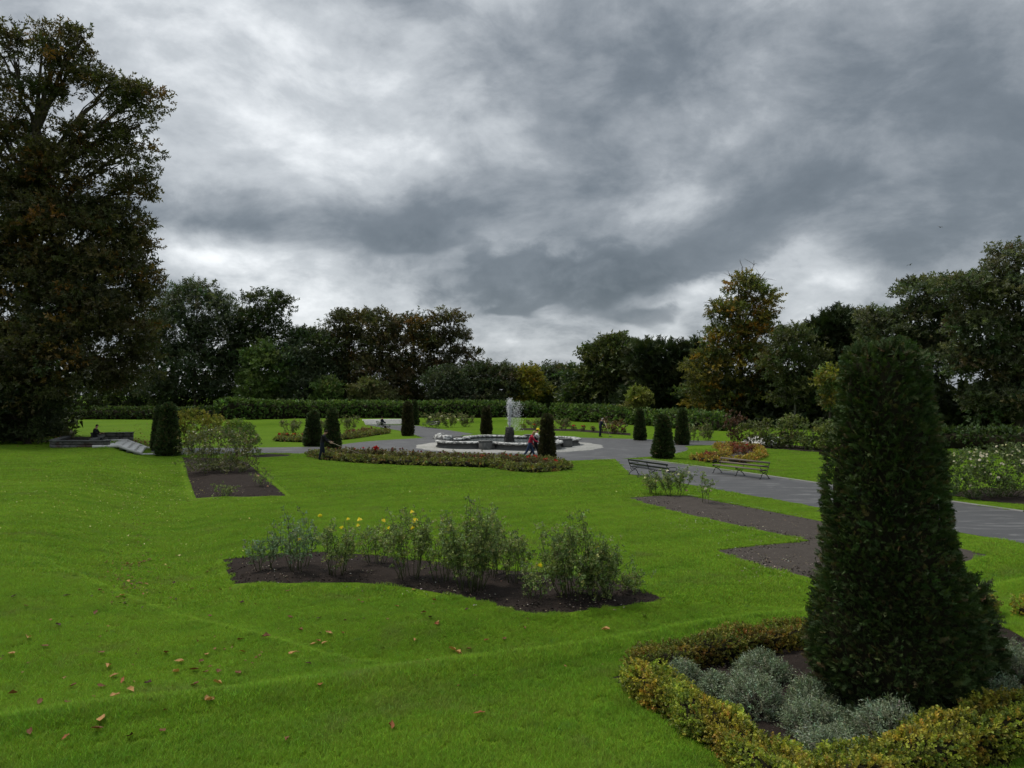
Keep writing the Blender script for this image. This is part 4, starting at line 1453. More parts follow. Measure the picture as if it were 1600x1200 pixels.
plant('green_shrub', 'fresh green leafy shrub beside the golden one', 'shrub', 378, 50, [(376, 676, 20, 15), (385, 685, 16, 12), (365, 668, 12, 10)],
      [(0.085, 0.125, 0.024, 2), (0.055, 0.085, 0.018, 2), (0.12, 0.16, 0.035, 1)], 433, TW_BROAD, leaf=0.24, clump=0.32, dens=1.0, twigs=8, trunk=0.025, parts=('stems', 'foliage'), stems=12, shell=0.4)
rose(352, 776, 40, 24, 'low sprawling rose at the front of the side bed', 434, ROSE, 8, 120, 0.10, (), bare=0.0)
rose(405, 762, 44, 28, 'thin straggling rose near the corner of the side bed', 435, ROSE, 8, 110, 0.10, ((403, 744, FL_P), (418, 760, FL_P)), 0.05, bare=0.1)

# shrubs along the right of the garden
gr = 'shrubs bordering the lawn behind the benches'
plant('smoke_bush', 'purplish red shrub at the end of the shrub border', 'shrub', 1148, 60, [(1150, 665, 14, 20), (1146, 685, 12, 12)], [(0.050, 0.024, 0.018, 2), (0.06, 0.04, 0.025, 1)], 441, TW_BROAD, leaf=0.24, clump=0.34, dens=0.9, twigs=7, trunk=0.02, parts=('stems', 'foliage'), stems=14, group=gr)
for k, (x, Yd, lob, lb) in enumerate((
        (1176, 59, [(1172, 676, 18, 14), (1184, 688, 16, 10)], 'grey green spreading shrub next to the purplish one'),
        (1210, 57.5, [(1206, 672, 20, 16), (1214, 688, 18, 12)], 'dark bushy shrub second along the border'),
        (1238, 56.5, [(1236, 674, 18, 24), (1246, 690, 20, 13)], 'tall leafy shrub in the middle of the border'),
        (1270, 55, [(1268, 676, 20, 20), (1278, 694, 20, 12)], 'rounded olive shrub before the border meets the big yew'),
        (1304, 53.5, [(1300, 680, 18, 22), (1306, 696, 20, 12)], 'light green shrub touching the outline of the big yew'))):
    plant('border_shrub', lb, 'shrub', x, Yd, lob, [(0.066, 0.080, 0.024, 3), (0.088, 0.098, 0.030, 2), (0.045, 0.056, 0.018, 2)] if k % 2 == 0 else [(0.050, 0.066, 0.022, 3), (0.072, 0.086, 0.028, 2), (0.036, 0.046, 0.015, 2)], 442 + k, TW_BROAD,
          leaf=0.26, clump=0.36, dens=1.0, twigs=8, trunk=0.025, parts=('stems', 'foliage'), stems=12, group=gr, shell=0.4)
plant('shrub_rose', 'large shrub rose with many white blooms at the picture edge', 'shrub', 1545, 29.5, [(1510, 730, 34, 30), (1560, 735, 44, 40), (1535, 755, 48, 24), (1605, 735, 40, 42), (1490, 745, 18, 26)],
      [(0.052, 0.070, 0.028, 3), (0.070, 0.090, 0.036, 2), (0.036, 0.048, 0.018, 2)], 450, TW_ROSE, leaf=0.17, clump=0.22, dens=0.85, twigs=8, trunk=0.014, parts=('stems', 'foliage'), stems=26, shell=0.45, bark=M_STEM, flowers=(FL_W, 90, 0.065))

# thin rose bushes on the far lawns
gf = 'thin roses on the far lawn'
for k, (x, yb, w, h, fl, lb) in enumerate((
        (452, 676, 40, 26, (), 'thin faded rose row behind the back lawn, first clump'),
        (505, 675, 44, 26, (), 'thin faded rose row hidden partly by the squat yew'),
        (545, 672, 34, 26, (), 'straw coloured rose clump next to the far steps'),
        (680, 667, 30, 22, ((672, 652, FL_W), (684, 656, FL_W), (690, 651, FL_W)), 'white rose clump near the far bench'),
        (705, 668, 30, 24, ((700, 655, FL_W), (710, 652, FL_W), (716, 657, FL_W)), 'white rose clump in the middle of the far row'),
        (728, 667, 22, 22, ((722, 656, FL_W),), 'last white rose clump before the brownish yew'),
        (690, 657, 70, 14, (), 'dull rose thicket behind the white rose clumps'),
        (838, 666, 44, 14, (), 'green rose row behind the water jet'),
        (885, 667, 40, 14, (), 'green rose row between the jet and the rake man'),
        (1082, 690, 30, 34, (), 'wispy bare rose right of the tall tapering yew'),
        (1105, 688, 22, 30, (), 'wispy rose farther along under the side hedge'),
        (108, 690, 30, 22, ((112, 677, FL_W),), 'straggly rose growing inside the stone planter'))):
    rose(x, yb, w, h, lb, 460 + k, [(0.085, 0.090, 0.04, 2), (0.06, 0.068, 0.028, 2), (0.12, 0.11, 0.05, 0.6)], 12, 230, 0.26 if yb < 680 else 0.2, fl, 0.16 if fl else 0.1, group=gf, bare=0.1, zoff=0.0)
plant('red_shrub', 'bronze red rounded shrub behind the man with the rake', 'shrub', 957, 78, [(950, 664, 11, 9), (962, 665, 10, 9)], [(0.085, 0.045, 0.022, 2), (0.06, 0.05, 0.022, 2)], 480, TW_BROAD, leaf=0.32, clump=0.42, dens=0.9, twigs=7, trunk=0.02, parts=('stems', 'foliage'), stems=8)

# ================================================================== box edged bedding
BEDC = [(0.074, 0.080, 0.020, 3), (0.100, 0.098, 0.024, 2), (0.050, 0.058, 0.016, 2), (0.11, 0.065, 0.022, 0.6)]
BEDG = [(0.17, 0.125, 0.020, 3), (0.12, 0.105, 0.020, 2), (0.17, 0.080, 0.018, 1)]


def px_line(pts, h):
    out = []
    for p in pts:
        q = G(*p)
        out.append((q[0], q[1], q[2], h))
    return out


hedge('box_hedge', 'box edging on the lawn side of the long bed before the fountain', 'box hedge', px_line([(486, 713), (512, 718.5), (560, 723), (640, 726.5), (700, 728.5), (775, 730.5), (800, 735), (836, 738.5), (888, 733.5)], 0.27), 0.60, BEDC, TW_BOXLO, 0.24, 60, 501, irregular=0.2)
hedge('box_hedge', 'box edging on the fountain side of the long bed', 'box hedge', px_line([(500, 711.5), (540, 711), (600, 714.5), (700, 718.5), (800, 721.5), (850, 724.5), (884, 731)], 0.24), 0.46, BEDC, TW_BOXLO, 0.24, 55, 502, irregular=0.2)
hedge('box_hedge', 'box edging round the small bed behind the squat yew', 'box hedge', px_line([(430, 689.5), (480, 691), (540, 686.5), (606, 676.8)], 0.30), 0.5, BEDC, TW_BOXLO, 0.26, 45, 503, irregular=0.2)
hedge('box_hedge', 'golden box edging in a hook round the red bedding behind the bench', 'box hedge', px_line([(1083, 719), (1120, 724), (1163, 724), (1190, 714), (1184, 703), (1152, 698.5), (1120, 700), (1139, 707), (1129, 715), (1100, 717)], 0.26), 0.42, BEDG, TW_BOXLO, 0.22, 55, 504, irregular=0.2)


def bedding(px, py, h, label, seed, fl, group, fs=0.1, cols=((0.06, 0.045, 0.02, 2), (0.075, 0.07, 0.025, 2))):
    return rose(px, py, h * 0.9, h, label, seed, np.array(cols), 6, 46, 0.2, fl, fs, group, 0.15, 'bedding_rose', 'bedding rose')


_rg = np.random.default_rng(77)
gb = 'bedding roses in the long bed before the fountain'
_bl = 'small dull red bedding rose in the long box edged bed'
for k in range(26):
    t = (k + 0.5) / 26
    x = 508 + t * 365
    yb = np.interp(x, [500, 540, 600, 700, 800, 850, 885], [713, 714.5, 717, 722, 725, 729, 732]) + _rg.uniform(-1.5, 2.0)
    h = _rg.uniform(12, 18)
    f = FL_R if x > 815 or _rg.random() < 0.15 else FL_D
    bedding(x, yb, h, _bl, 520 + k, [(x + _rg.uniform(-5, 5), yb - h * _rg.uniform(0.75, 1.0), f) for _ in range(4 if x > 815 else 2)], gb, 0.085)
bedding(587, 716, 18, 'bright crimson bedding rose standing out in the long bed', 560, [(585, 700, FL_R), (588, 699, FL_R), (586, 703, FL_R), (590, 702, FL_R)], gb, 0.16)
bedding(749, 724, 20, 'scarlet bedding rose between the basin and the lawn', 561, [(752, 712, FL_R), (750, 714, FL_R), (755, 713, FL_R), (745, 718, FL_R)], gb, 0.14)
gb = 'bedding roses in the bed behind the squat yew'
for k in range(12):
    x = 545 + k * 5.2 if k < 8 else 436 + (k - 8) * 12
    yb = np.interp(x, [430, 480, 540, 606], [688, 688.5, 684, 676]) - 0.8
    red = k >= 8
    bedding(x, yb, 12, 'small rusty bedding rose in the bed behind the squat yew' if not red else 'red bedding rose at the thin end of the back bed', 565 + k, [(x + _rg.uniform(-2, 2), yb - 9, FL_R if red else FL_D) for _ in range(2)], gb, 0.14, ((0.085, 0.05, 0.022, 2), (0.10, 0.085, 0.03, 1)))
gb = 'bedding roses along the far edge of the walk'
for k in range(11):
    x = 818 + k * 15.5
    yb = np.interp(x, [812, 900, 985], [671, 673, 679.5])
    bedding(x, yb, 10, 'small red flecked rose on the lawn strip behind the basin', 580 + k, [(x + _rg.uniform(-2, 2), yb - 8, FL_R if k in (1, 5, 6) else FL_D) for _ in range(2)], gb, 0.13, ((0.06, 0.06, 0.025, 2), (0.05, 0.03, 0.02, 1)))
gb = 'red leaved plants in the hook shaped bed'
for k, (x, yb) in enumerate(((1136, 705), (1146, 702), (1156, 704), (1166, 703), (1150, 708), (1176, 705), (1162, 709), (1105, 716), (1112, 718))):
    bedding(x, yb + 2, 13, 'low red leaved plant inside the hook of golden box', 595 + k, [(x + _rg.uniform(-3, 3), yb - 8, FL_R if k % 2 else FL_D) for _ in range(2)], gb, 0.08, ((0.11, 0.03, 0.02, 2), (0.07, 0.055, 0.02, 1)))

# ================================================================== fountain
m = mat('lichened_stone')
_p = worldpos()
_n1, _n2, _n3 = noise(_p, 1.6, 8.0, 0.65), noise(_p, 4.5, 6.0, 0.6), noise(_p, 22.0, 5.0, 0.6)
_c = cmix(_n1, (0.075, 0.077, 0.075), (0.24, 0.24, 0.23))
_c = cmix(sstep(_n2, 0.47, 0.56, 0.0, 0.95), _c, (0.60, 0.60, 0.57))
_c = cmix(sstep(_n3, 0.55, 0.75, 0.0, 0.5), _c, (0.05, 0.052, 0.048))
M_STONE = finish(m, pbsdf(_c, 0.85, 0.25, bump(_n3 + _n2, 0.7, 0.03)))
m = mat('dark_stone')
_p = worldpos()
_n1, _n3 = noise(_p, 2.4, 8.0, 0.65), noise(_p, 22.0, 5.0, 0.6)
_c = cmix(_n1, (0.050, 0.052, 0.050), (0.15, 0.15, 0.142))
_c = cmix(sstep(_n1, 0.58, 0.72, 0.0, 0.6), _c, (0.26, 0.26, 0.24))
M_STONED = finish(m, pbsdf(_c, 0.85, 0.25, bump(_n3, 0.6, 0.03)))
m = mat('wet_rock')
_p = worldpos()
_n1 = noise(_p, 5.0, 8.0, 0.65)
M_ROCK = finish(m, pbsdf(cmix(_n1, (0.006, 0.006, 0.005), (0.020, 0.018, 0.014)), 0.45, 0.4, bump(_n1, 1.0, 0.12)))
m = mat('pool_water')
_p = worldpos()
M_WATER = finish(m, pbsdf((0.10, 0.115, 0.11), 0.06, 0.5, bump(noise(vscale(_p, 1, 1, 1), 7.0, 4.0, 0.6), 0.5, 0.03)))
m = mat('falling_water')
_a, _b = pbsdf((0.92, 0.93, 0.94), 0.2, 0.5), X.t.nodes.new('ShaderNodeBsdfTranslucent')
_b.inputs[0].default_value = (0.95, 0.96, 0.97, 1)
# drops pass on much of the light that meets them
_y = X.t.nodes.new('ShaderNodeMixShader')
_y.inputs[0].default_value = 0.5
X.t.links.new(_a, _y.inputs[1])
X.t.links.new(_b.outputs[0], _y.inputs[2])
M_FOAM = finish(m, _y.outputs[0])

fo = thing('fountain', 'grey quatrefoil stone fountain basin with a tall white water jet', 'fountain', (FX, FY, 0.0), TH)
A0, R0 = 3.25, 2.35


def side_pts(k, n=20):
    """one side of the quatrefoil plan with its outward lobe"""
    a = np.linspace(-math.pi / 2, math.pi / 2, n)
    P = [(A0, -A0 + 0.38), (A0, -R0 - 0.02)] + [(A0 + R0 * math.cos(t), R0 * math.sin(t)) for t in a] + [(A0, R0 + 0.02), (A0, A0 - 0.38)]
    c, s = math.cos(k * math.pi / 2), math.sin(k * math.pi / 2)
    P = np.array(P)
    return np.stack([P[:, 0] * c - P[:, 1] * s, P[:, 0] * s + P[:, 1] * c], -1)


def sweep(P, prof, close=True):
    P = np.asarray(P, float)
    d = unit(np.gradient(P, axis=0))
    nr = np.stack([d[:, 1], -d[:, 0]], -1)
    n, k = len(P), len(prof)
    V = np.concatenate([np.c_[P + nr * o, np.full(n, z)] for o, z in prof])
    T = []
    for j in range(k if close else k - 1):
        j2 = (j + 1) % k
        for i in range(n - 1):
            a, b, c_, e = j * n + i, j * n + i + 1, j2 * n + i + 1, j2 * n + i
            T += [(a, b, c_), (a, c_, e)]
    for e in (0, n - 1):
        q = [j * n + e for j in range(k)]
        T += [(q[0], q[j], q[j + 1]) for j in range(1, k - 1)]
    return V, np.array(T)


WALLP = [(-0.20, 0.02), (-0.20, 0.42), (0.18, 0.42), (0.16, 0.20), (0.26, 0.14), (0.28, 0.0), (0.2, -0.05), (-0.2, -0.05)]
COPE = [(-0.30, 0.425), (-0.34, 0.50), (-0.26, 0.58), (0.20, 0.60), (0.36, 0.55), (0.40, 0.48), (0.30, 0.425)]
for k in range(4):
    P = side_pts(k)
    V, T = sweep(P, WALLP)
    link('basin_wall', mesh('basin_wall', V, T), M_STONED, fo)
    dn = np.concatenate([P[i] + (P[i + 1] - P[i]) * np.linspace(0, 1, 5)[:-1, None] for i in range(len(P) - 1)] + [P[-1:]])
    cuts = np.linspace(0, len(dn) - 1, 8).astype(int)
    for i in range(7):
        q = dn[cuts[i]:cuts[i + 1] + 1].copy()
        q[0] += (q[1] - q[0]) * 0.08
        q[-1] -= (q[-1] - q[-2]) * 0.08
        V, T = sweep(q, COPE)
        V[:, 2] += 0.008 * math.sin(i * 2.3 + k)
        link('coping_stone', mesh('coping_stone', V, T), M_STONE, fo)
    a = k * math.pi / 2 + math.pi / 4
    c = (A0 * math.sqrt(2) * math.cos(a), A0 * math.sqrt(2) * math.sin(a))
    pm = MB().box((c[0], c[1], 0.32), (0.78, 0.78, 0.64), k * math.pi / 2).box((c[0], c[1], 0.665), (0.9, 0.9, 0.05), k * math.pi / 2)
    pr = pm.build('corner_pier', M_STONED, fo)
    pr.modifiers.new('bevel', 'BEVEL').width = 0.02
_pl = np.concatenate([side_pts(k) * 0.975 for k in range(4)])
_V2, _T = fill([_pl])
link('pool_water', mesh('pool_water', np.c_[_V2, np.full(len(_V2), 0.36)], up(_V2, _T), smooth=True), M_WATER, fo)
# rough rock plinth in the middle that throws the jet
rg = np.random.default_rng(5)
V, T = lathe([(0.0, 0.0), (0.46, 0.0), (0.44, 0.3), (0.40, 0.6), (0.37, 0.9), (0.33, 1.2), (0.30, 1.36), (0.24, 1.40), (0.0, 1.36)], 12)
V[:, :2] *= (1 + 0.10 * rg.normal(size=(len(V), 1)))
V[:, 2] += 0.1
link('plinth', mesh('plinth', V, T), M_ROCK, fo)
# carved block lying on the left lobe's rim
cb = MB().box((-A0 - 1.9, 0.8, 0.78), (0.9, 1.9, 0.34), 0.25, taper=0.8).box((-A0 - 1.95, 1.2, 1.0), (0.5, 0.8, 0.16), 0.1, taper=0.7)
cbo = cb.build('carved_block', M_STONE, fo)
cbo.modifiers.new('bevel', 'BEVEL').width = 0.06
# water: many drops thrown up and falling back
N = 3600
Z0, HT = 1.44, 2.35
kind = rg.random(N)
h = np.where(kind < 0.55, rg.random(N) ** 0.8, rg.random(N))
core = kind < 0.62
spread = np.where(core, 0.025 + 0.13 * h, 0.07 + 0.42 * rg.random(N))
xx = rg.normal(size=N) * spread * np.where(core, 0.75, 0.55)
yy = rg.normal(size=N) * spread * np.where(core, 0.75, 0.55)
zz = Z0 + HT * np.where(core, h * (1 - 0.16 * np.abs(rg.normal(size=N)) * h), rg.random(N) ** 0.75 * 0.98 - 0.12)
wind = np.where(core, 0.03 * h, (rg.random(N) ** 1.3) * 0.85)
drift = np.array((math.cos(-TH), math.sin(-TH)))
pos = np.c_[xx + wind * drift[0], yy + wind * drift[1], zz]
pos[:, 2] = np.maximum(pos[:, 2], 0.42)
oc = np.array([(1, 0, 0), (-1, 0, 0), (0, 1, 0), (0, -1, 0), (0, 0, 1.8), (0, 0, -1.8)], float)
ot = np.array([(0, 2, 4), (2, 1, 4), (1, 3, 4), (3, 0, 4), (2, 0, 5), (1, 2, 5), (3, 1, 5), (0, 3, 5)])
sz = np.where(core, 0.020 * (1.4 - 0.7 * h), 0.0135) * (0.5 + rg.random(N))
V = pos[:, None, :] + oc[None] * sz[:, None, None]
T = (ot[None] + (np.arange(N) * 6)[:, None, None]).reshape(-1, 3)
jo = link('water_jet', mesh('water_jet', V.reshape(-1, 3), T, smooth=True), M_FOAM, fo)
jo['kind'] = 'stuff'

# ================================================================== steps, planter
m = mat('pale_limestone')
_p = worldpos()
_c = cmix(noise(_p, 1.3, 7.0, 0.6), (0.52, 0.51, 0.48), (0.70, 0.69, 0.65))
_c = cmix(sstep(noise(_p, 6.0, 6.0), 0.55, 0.75, 0.0, 0.5), _c, (0.17, 0.165, 0.145))
M_LIME = finish(m, pbsdf(_c, 0.85, 0.2, bump(noise(_p, 30.0, 4.0), 0.3, 0.01)))


def flight(label, corner, across, width, n, run, rise, landing, up_dir, cheek=True):
    """steps climbing along up_dir (unit xy) from the lower corner, each tread `width` long along `across`"""
    a, u_ = np.asarray(across, float), np.asarray(up_dir, float)
    c0 = np.asarray(corner, float)
    o = thing('stone_steps', label, 'steps', (c0[0], c0[1], 0.0), math.atan2(a[1], a[0]))
    s = 1.0 if (a[0] * u_[1] - a[1] * u_[0]) > 0 else -1.0      # local +y or -y climbs
    for i in range(n):
        q = MB().box((width / 2, s * (run * i + 0.5 * (run + 0.05)), rise * (i + 0.5)), (width - 0.012 * i, run + 0.05, rise)).build('step', M_LIME, o)
        q.modifiers.new('bevel', 'BEVEL').width = 0.015
    MB().box((width / 2, s * (run * n + landing / 2 + 0.01), rise * n + 0.03), (width - 0.06, landing, 0.10)).build('landing', M_LIME, o)
    if cheek:
        for x in (-0.16, width + 0.16):
            L = run * n
            ang = math.atan2(rise * n, L)
            b = MB().box((x, s * L / 2, rise * n / 2 + 0.06), (0.30, math.hypot(L, rise * n) + 0.1, 0.16), tilt=('X', s * ang))
            b.box((x, s * (L + landing / 2), rise * n + 0.08), (0.298, landing, 0.16)).box((x, s * -0.55, 0.04), (0.296, 1.1, 0.12))
            b.build('side_kerb', M_LIME, o)
    return o


UD, VD = np.array((CU, SU)), np.array((-SU, CU))
flight('pale stone steps climbing to the walled planter beside the twin yews', (-24.75, 50.9), VD, 6.6, 3, 0.42, 0.185, 1.6, -UD)
_fs = G(572, 664.3)
flight('wide pale steps at the far end of the garden before the laurel hedge', _fs[:2], UD, 6.9, 4, 0.45, 0.15, 0.9, VD, cheek=False)
_rs = G(1150, 693.5)
flight('pale steps half hidden behind the purplish shrub', _rs[:2] + UD * 0.3, -VD, 3.4, 3, 0.42, 0.18, 0.9, UD, cheek=False)

m = mat('grey_blocks')
_p = worldpos()
_b = X.t.nodes.new('ShaderNodeTexNoise')
_c = cmix(noise(_p, 2.0, 7.0, 0.65), (0.055, 0.055, 0.052), (0.17, 0.165, 0.155))
_c = cmix(sstep(noise(_p, 1.1, 4.0), 0.55, 0.66, 0.0, 0.7), _c, (0.06, 0.030, 0.020))
M_BLOCK = finish(m, pbsdf(_c, 0.9, 0.2, bump(noise(_p, 12.0, 6.0), 0.7, 0.03)))
pz = TER - 0.02
pl = thing('stone_planter', 'low grey stone walled planter at the top of the side steps', 'planter', (-28.2, 50.0, pz))


def wall_run(a, b, h, parent, th=0.36, blk=0.62):
    """a wall laid of separate blocks in two courses with a coping"""
    a, b = np.asarray(a, float), np.asarray(b, float)
    L = np.linalg.norm(b - a)
    d = (b - a) / L
    rz = math.atan2(d[1], d[0])
    rr = np.random.default_rng(int(L * 100))
    ch = (h - 0.09) / 2
    for c in range(2):
        x = -0.0
        while x < L - 0.02:
            w = min(blk * rr.uniform(0.7, 1.3) if x > 0 or c == 0 else blk * 0.5, L - x)
            if L - x - w < 0.15:
                w = L - x
            p = a + d * (x + w / 2)
            MB().box((p[0], p[1], ch * (c + 0.5) - 0.02 * (1 - c)), (w - 0.014, th + rr.uniform(-0.02, 0.02), ch - 0.012 + 0.03 * (1 - c)), rz).build('stone_block', M_BLOCK, parent)
            x += w
    m_ = (a + b) / 2
    q = MB().box((m_[0], m_[1], h - 0.045), (L + 0.06, th + 0.10, 0.085), rz).build('coping_slab', M_STONED, parent)
    return q


wall_run((-1.95, 0), (1.75, 0), 0.50, pl)
wall_run((-2.1, 0.3), (-4.9, 7.2), 0.50, pl)
wall_run((-3.6, 7.6), (-0.9, 8.6), 0.62, pl)
wall_run((-0.5, 2.2), (-2.3, 6.6), 0.46, pl)
_V2, _T = fill([np.array([(-1.9, 0.22), (-0.3, 0.22), (-2.2, 6.6), (-4.6, 7.0)])])
link('soil', mesh('soil', np.c_[_V2, np.full(len(_V2), 0.34)], up(_V2, _T)), M_SOIL, pl)

# ================================================================== benches
M_IRON = plain('black_iron', (0.012, 0.012, 0.013), 0.5, 0.4, 0.3, 20, 0.2)
M_SLATD = plain('dark_slat', (0.030, 0.030, 0.032), 0.35, 0.5, 0.3, 9, 0.2)
M_SLATW = plain('weathered_slat', (0.15, 0.125, 0.10), 0.8, 0.2, 0.35, 9, 0.4)


def bench(p1, p2, label, slat, face, scale=1.0):
    """cast iron bench: scrolled end frames and a middle one, two back rails, four seat slats; p1, p2 = feet at both ends, face = +1/-1 side it looks to"""
    p1, p2 = np.asarray(p1)[:2], np.asarray(p2)[:2]
    L = np.linalg.norm(p2 - p1)
    d = (p2 - p1) / L
    if face < 0:
        p1, p2, d = p2, p1, -d
    o = thing('garden_bench', label, 'bench', (p1[0], p1[1], float(height(*p1)) + 0.006), math.atan2(d[1], d[0]))
    for k, x in enumerate((0.06, L / 2, L - 0.06)):
        f = MB()
        arc = lambda pts, r=0.02: f.tube(np.array([(x, a, b) for a, b in pts]), r, 5)
        arc([(0.46, 0.0), (0.40, 0.06), (0.36, 0.16), (0.30, 0.24), (0.20, 0.30), (0.06, 0.33)])
        arc([(-0.14, 0.0), (-0.10, 0.06), (-0.02, 0.15), (0.10, 0.22), (0.22, 0.26), (0.36, 0.36), (0.42, 0.42)])
        arc([(0.46, 0.41), (0.30, 0.40), (0.10, 0.385), (-0.02, 0.40), (-0.08, 0.52), (-0.14, 0.68), (-0.19, 0.80)])
        arc([(-0.04, 0.36), (0.02, 0.26), (0.10, 0.22)], 0.015)
        arc([(0.40, 0.30), (0.44, 0.34), (0.43, 0.40)], 0.015)
        f.box((x, 0.46, 0.01), (0.06, 0.07, 0.02)).box((x, -0.14, 0.01), (0.06, 0.07, 0.02))
        fr = f.build('iron_frame', M_IRON, o)
        if k != 1:
            g = MB().tube(np.array([(x, -0.11, 0.60), (x, 0.10, 0.615), (x, 0.32, 0.61), (x, 0.43, 0.58), (x, 0.44, 0.52), (x, 0.38, 0.48), (x, 0.36, 0.41)]), 0.017, 5)
            g.build('armrest', M_IRON, fr)
    for yv in (0.03, 0.15, 0.27, 0.39):
        MB().box((L / 2, yv + 0.02, 0.43 - 0.02 * (yv < 0.1)), (L, 0.095, 0.032)).build('seat_slat', slat, o)
    for zv, yv in ((0.57, -0.085), (0.755, -0.155)):
        MB().box((L / 2, yv + 0.028, zv), (L, 0.03, 0.085), tilt=('X', 0.35)).build('back_slat', slat, o)
    return o


bench(G(985, 741.5), G(1047, 752), 'dark iron bench seen from behind, partly screened by white roses', M_SLATD, 1)
bench(G(1123, 738.5), G(1200, 748.5), 'weathered wooden bench with black iron scroll legs facing the walk', M_SLATW, -1)
bench(G(665, 667.5), G(686, 669.5), 'small dark bench by the white roses near the far walk', M_SLATD, -1)
bench(G(590, 668.5), G(604, 671.5), 'far bench by the steps with a person sitting on it', M_SLATD, 1)

# ================================================================== people
def person(label, loc, rz, pose, look, seed=0, scale=1.0):
    """one skinned body laid out from joint angles (degrees, forward positive); clothes, hair and hat are its children"""
    g = lambda k, d=0.0: R(pose.get(k, d))
    dn = lambda a: np.array((0, math.sin(a), -math.cos(a)))
    upv = lambda a: np.array((0, math.sin(a), math.cos(a)))
    J, E, RAD, REG = [], [], [], []

    def j(p, r, parent=None, reg='torso'):
        J.append(np.asarray(p, float))
        k = 1.0 if reg in ('skin', 'head', 'shoe') else 1.18
        RAD.append(tuple(q * k for q in r) if isinstance(r, tuple) else (r * k, r * k))
        if parent is not None:
            E.append((parent, len(J) - 1))
            REG.append(reg)
        return len(J) - 1
    l, lh = g('lean'), g('head', 5)
    pel = j((0, 0, 0), (0.15, 0.115))
    wa = j(upv(l * 0.6) * 0.17, (0.135, 0.10), pel)
    ch = j(J[wa] + upv(l) * 0.19, (0.155, 0.11), wa)
    nb = j(J[ch] + upv(l) * 0.15, (0.10, 0.075), ch)
    nk = j(J[nb] + upv(l * 0.7 + lh * 0.3) * 0.09, 0.052, nb, 'skin')
    h1 = j(J[nk] + upv(lh) * 0.055 + np.array((0, 0.02, 0)), (0.068, 0.085), nk, 'head')
    h2 = j(J[h1] + upv(lh) * 0.09, (0.076, 0.096), h1, 'head')
    h3 = j(J[h2] + upv(lh) * 0.075, (0.055, 0.070), h2, 'head')
    j(J[h1] + upv(lh) * 0.035 + np.array((0, 0.105, 0)), 0.013, h1, 'head')                    # nose
    hands = {}
    for s, sx in (('L', -1), ('R', 1)):
        a, f = g('arm' + s, 5), g('elb' + s, 15)
        sh = j(J[nb] - upv(l) * 0.045 + np.array((sx * 0.175, 0, 0)), 0.062, nb, 'sleeve')
        out = np.array((sx * (0.10 + pose.get('out' + s, 0.0)), 0, 0))
        eb = j(J[sh] + unit(dn(a) + out) * 0.29, 0.046, sh, 'sleeve')
        inn = np.array((sx * pose.get('in' + s, 0.0), 0, 0))
        wr = j(J[eb] + unit(dn(a + f) + inn) * 0.25, 0.033, eb, 'sleeve')
        fd = unit(dn(a + f + 0.1) + inn)
        pm = j(J[wr] + fd * 0.07, (0.040, 0.022), wr, 'skin')
        side = np.array((1.0, 0, 0))
        for q, ln in zip((-0.032, -0.011, 0.011, 0.031), (0.06, 0.078, 0.082, 0.07)):
            b0 = j(J[pm] + fd * 0.03 + side * q, 0.0095, pm, 'skin')
            b1 = j(J[b0] + unit(fd + dn(a + f + 0.5)) * ln * 0.55, 0.009, b0, 'skin')
            j(J[b1] + unit(fd + dn(a + f + 1.2)) * ln * 0.45, 0.008, b1, 'skin')
        t0 = j(J[wr] + fd * 0.035 - side * sx * 0.045 + np.array((0, 0.01, 0)), 0.011, wr, 'skin')
        j(J[t0] + unit(fd - side * sx * 0.6) * 0.045, 0.010, t0, 'skin')
        hands[s] = J[pm] + fd * 0.05
        a, k = g('leg' + s), g('knee' + s, 5)
        hp = j(np.array((sx * 0.095, 0, -0.06)), (0.092, 0.10), pel, 'leg')
        kn = j(J[hp] + dn(a) * 0.42, 0.064, hp, 'leg')
        an = j(J[kn] + dn(a - k) * 0.41, 0.046, kn, 'leg')
        fa = g('foot' + s, 0)
        he = j(J[an] + np.array((0, -0.01, -0.05)), (0.040, 0.045), an, 'shoe')
        j(J[he] + np.array((0, math.cos(fa) * 0.17, -0.005 + math.sin(fa) * 0.17)), (0.042, 0.028), he, 'shoe')
    J = np.array(J)
    zmin = min(p[2] - r[1] * 0.8 for p, r in zip(J, RAD))
    lift = -zmin if 'seat' not in pose else pose['seat'] + 0.10
    me = bpy.data.meshes.new('skeleton')
    me.from_pydata([tuple(p) for p in J], E, [])
    tmp = bpy.data.objects.new('skeleton', me)
    COL.objects.link(tmp)
    tmp.modifiers.new('skin', 'SKIN').use_smooth_shade = True
    sv = me.skin_vertices[0].data
    for i, r in enumerate(RAD):
        sv[i].radius = r
    sv[0].use_root = True
    tmp.modifiers.new('sub', 'SUBSURF').levels = 2
    tmp.modifiers['sub'].render_levels = 2
    bpy.context.view_layer.update()
    dg = bpy.context.evaluated_depsgraph_get()
    body = bpy.data.meshes.new_from_object(tmp.evaluated_get(dg))
    bpy.data.objects.remove(tmp)
    root = thing('person', label, 'person', loc, rz, None)
    root.scale = (scale,) * 3
    n = len(body.vertices)
    V = np.empty(n * 3, np.float32)
    body.vertices.foreach_get('co', V)
    V = V.reshape(-1, 3) + (0, 0, lift)
    body.vertices.foreach_set('co', V.ravel())
    nv = np.empty(n * 3, np.float32)
    body.vertices.foreach_get('normal', nv)
    nv = nv.reshape(-1, 3)
    mats = {'skin': look['skin'], 'head': look['skin'], 'torso': look['top'], 'sleeve': look.get('sleeve', look['top']), 'leg': look['legs'], 'shoe': look['shoe']}
    keys = ['skin', 'head', 'torso', 'sleeve', 'leg', 'shoe']
    body.materials.clear()
    for k in keys:
        body.materials.append(mats[k])
    A = np.array([J[a] for a, b in E]) + (0, 0, lift)
    B = np.array([J[b] for a, b in E]) + (0, 0, lift)
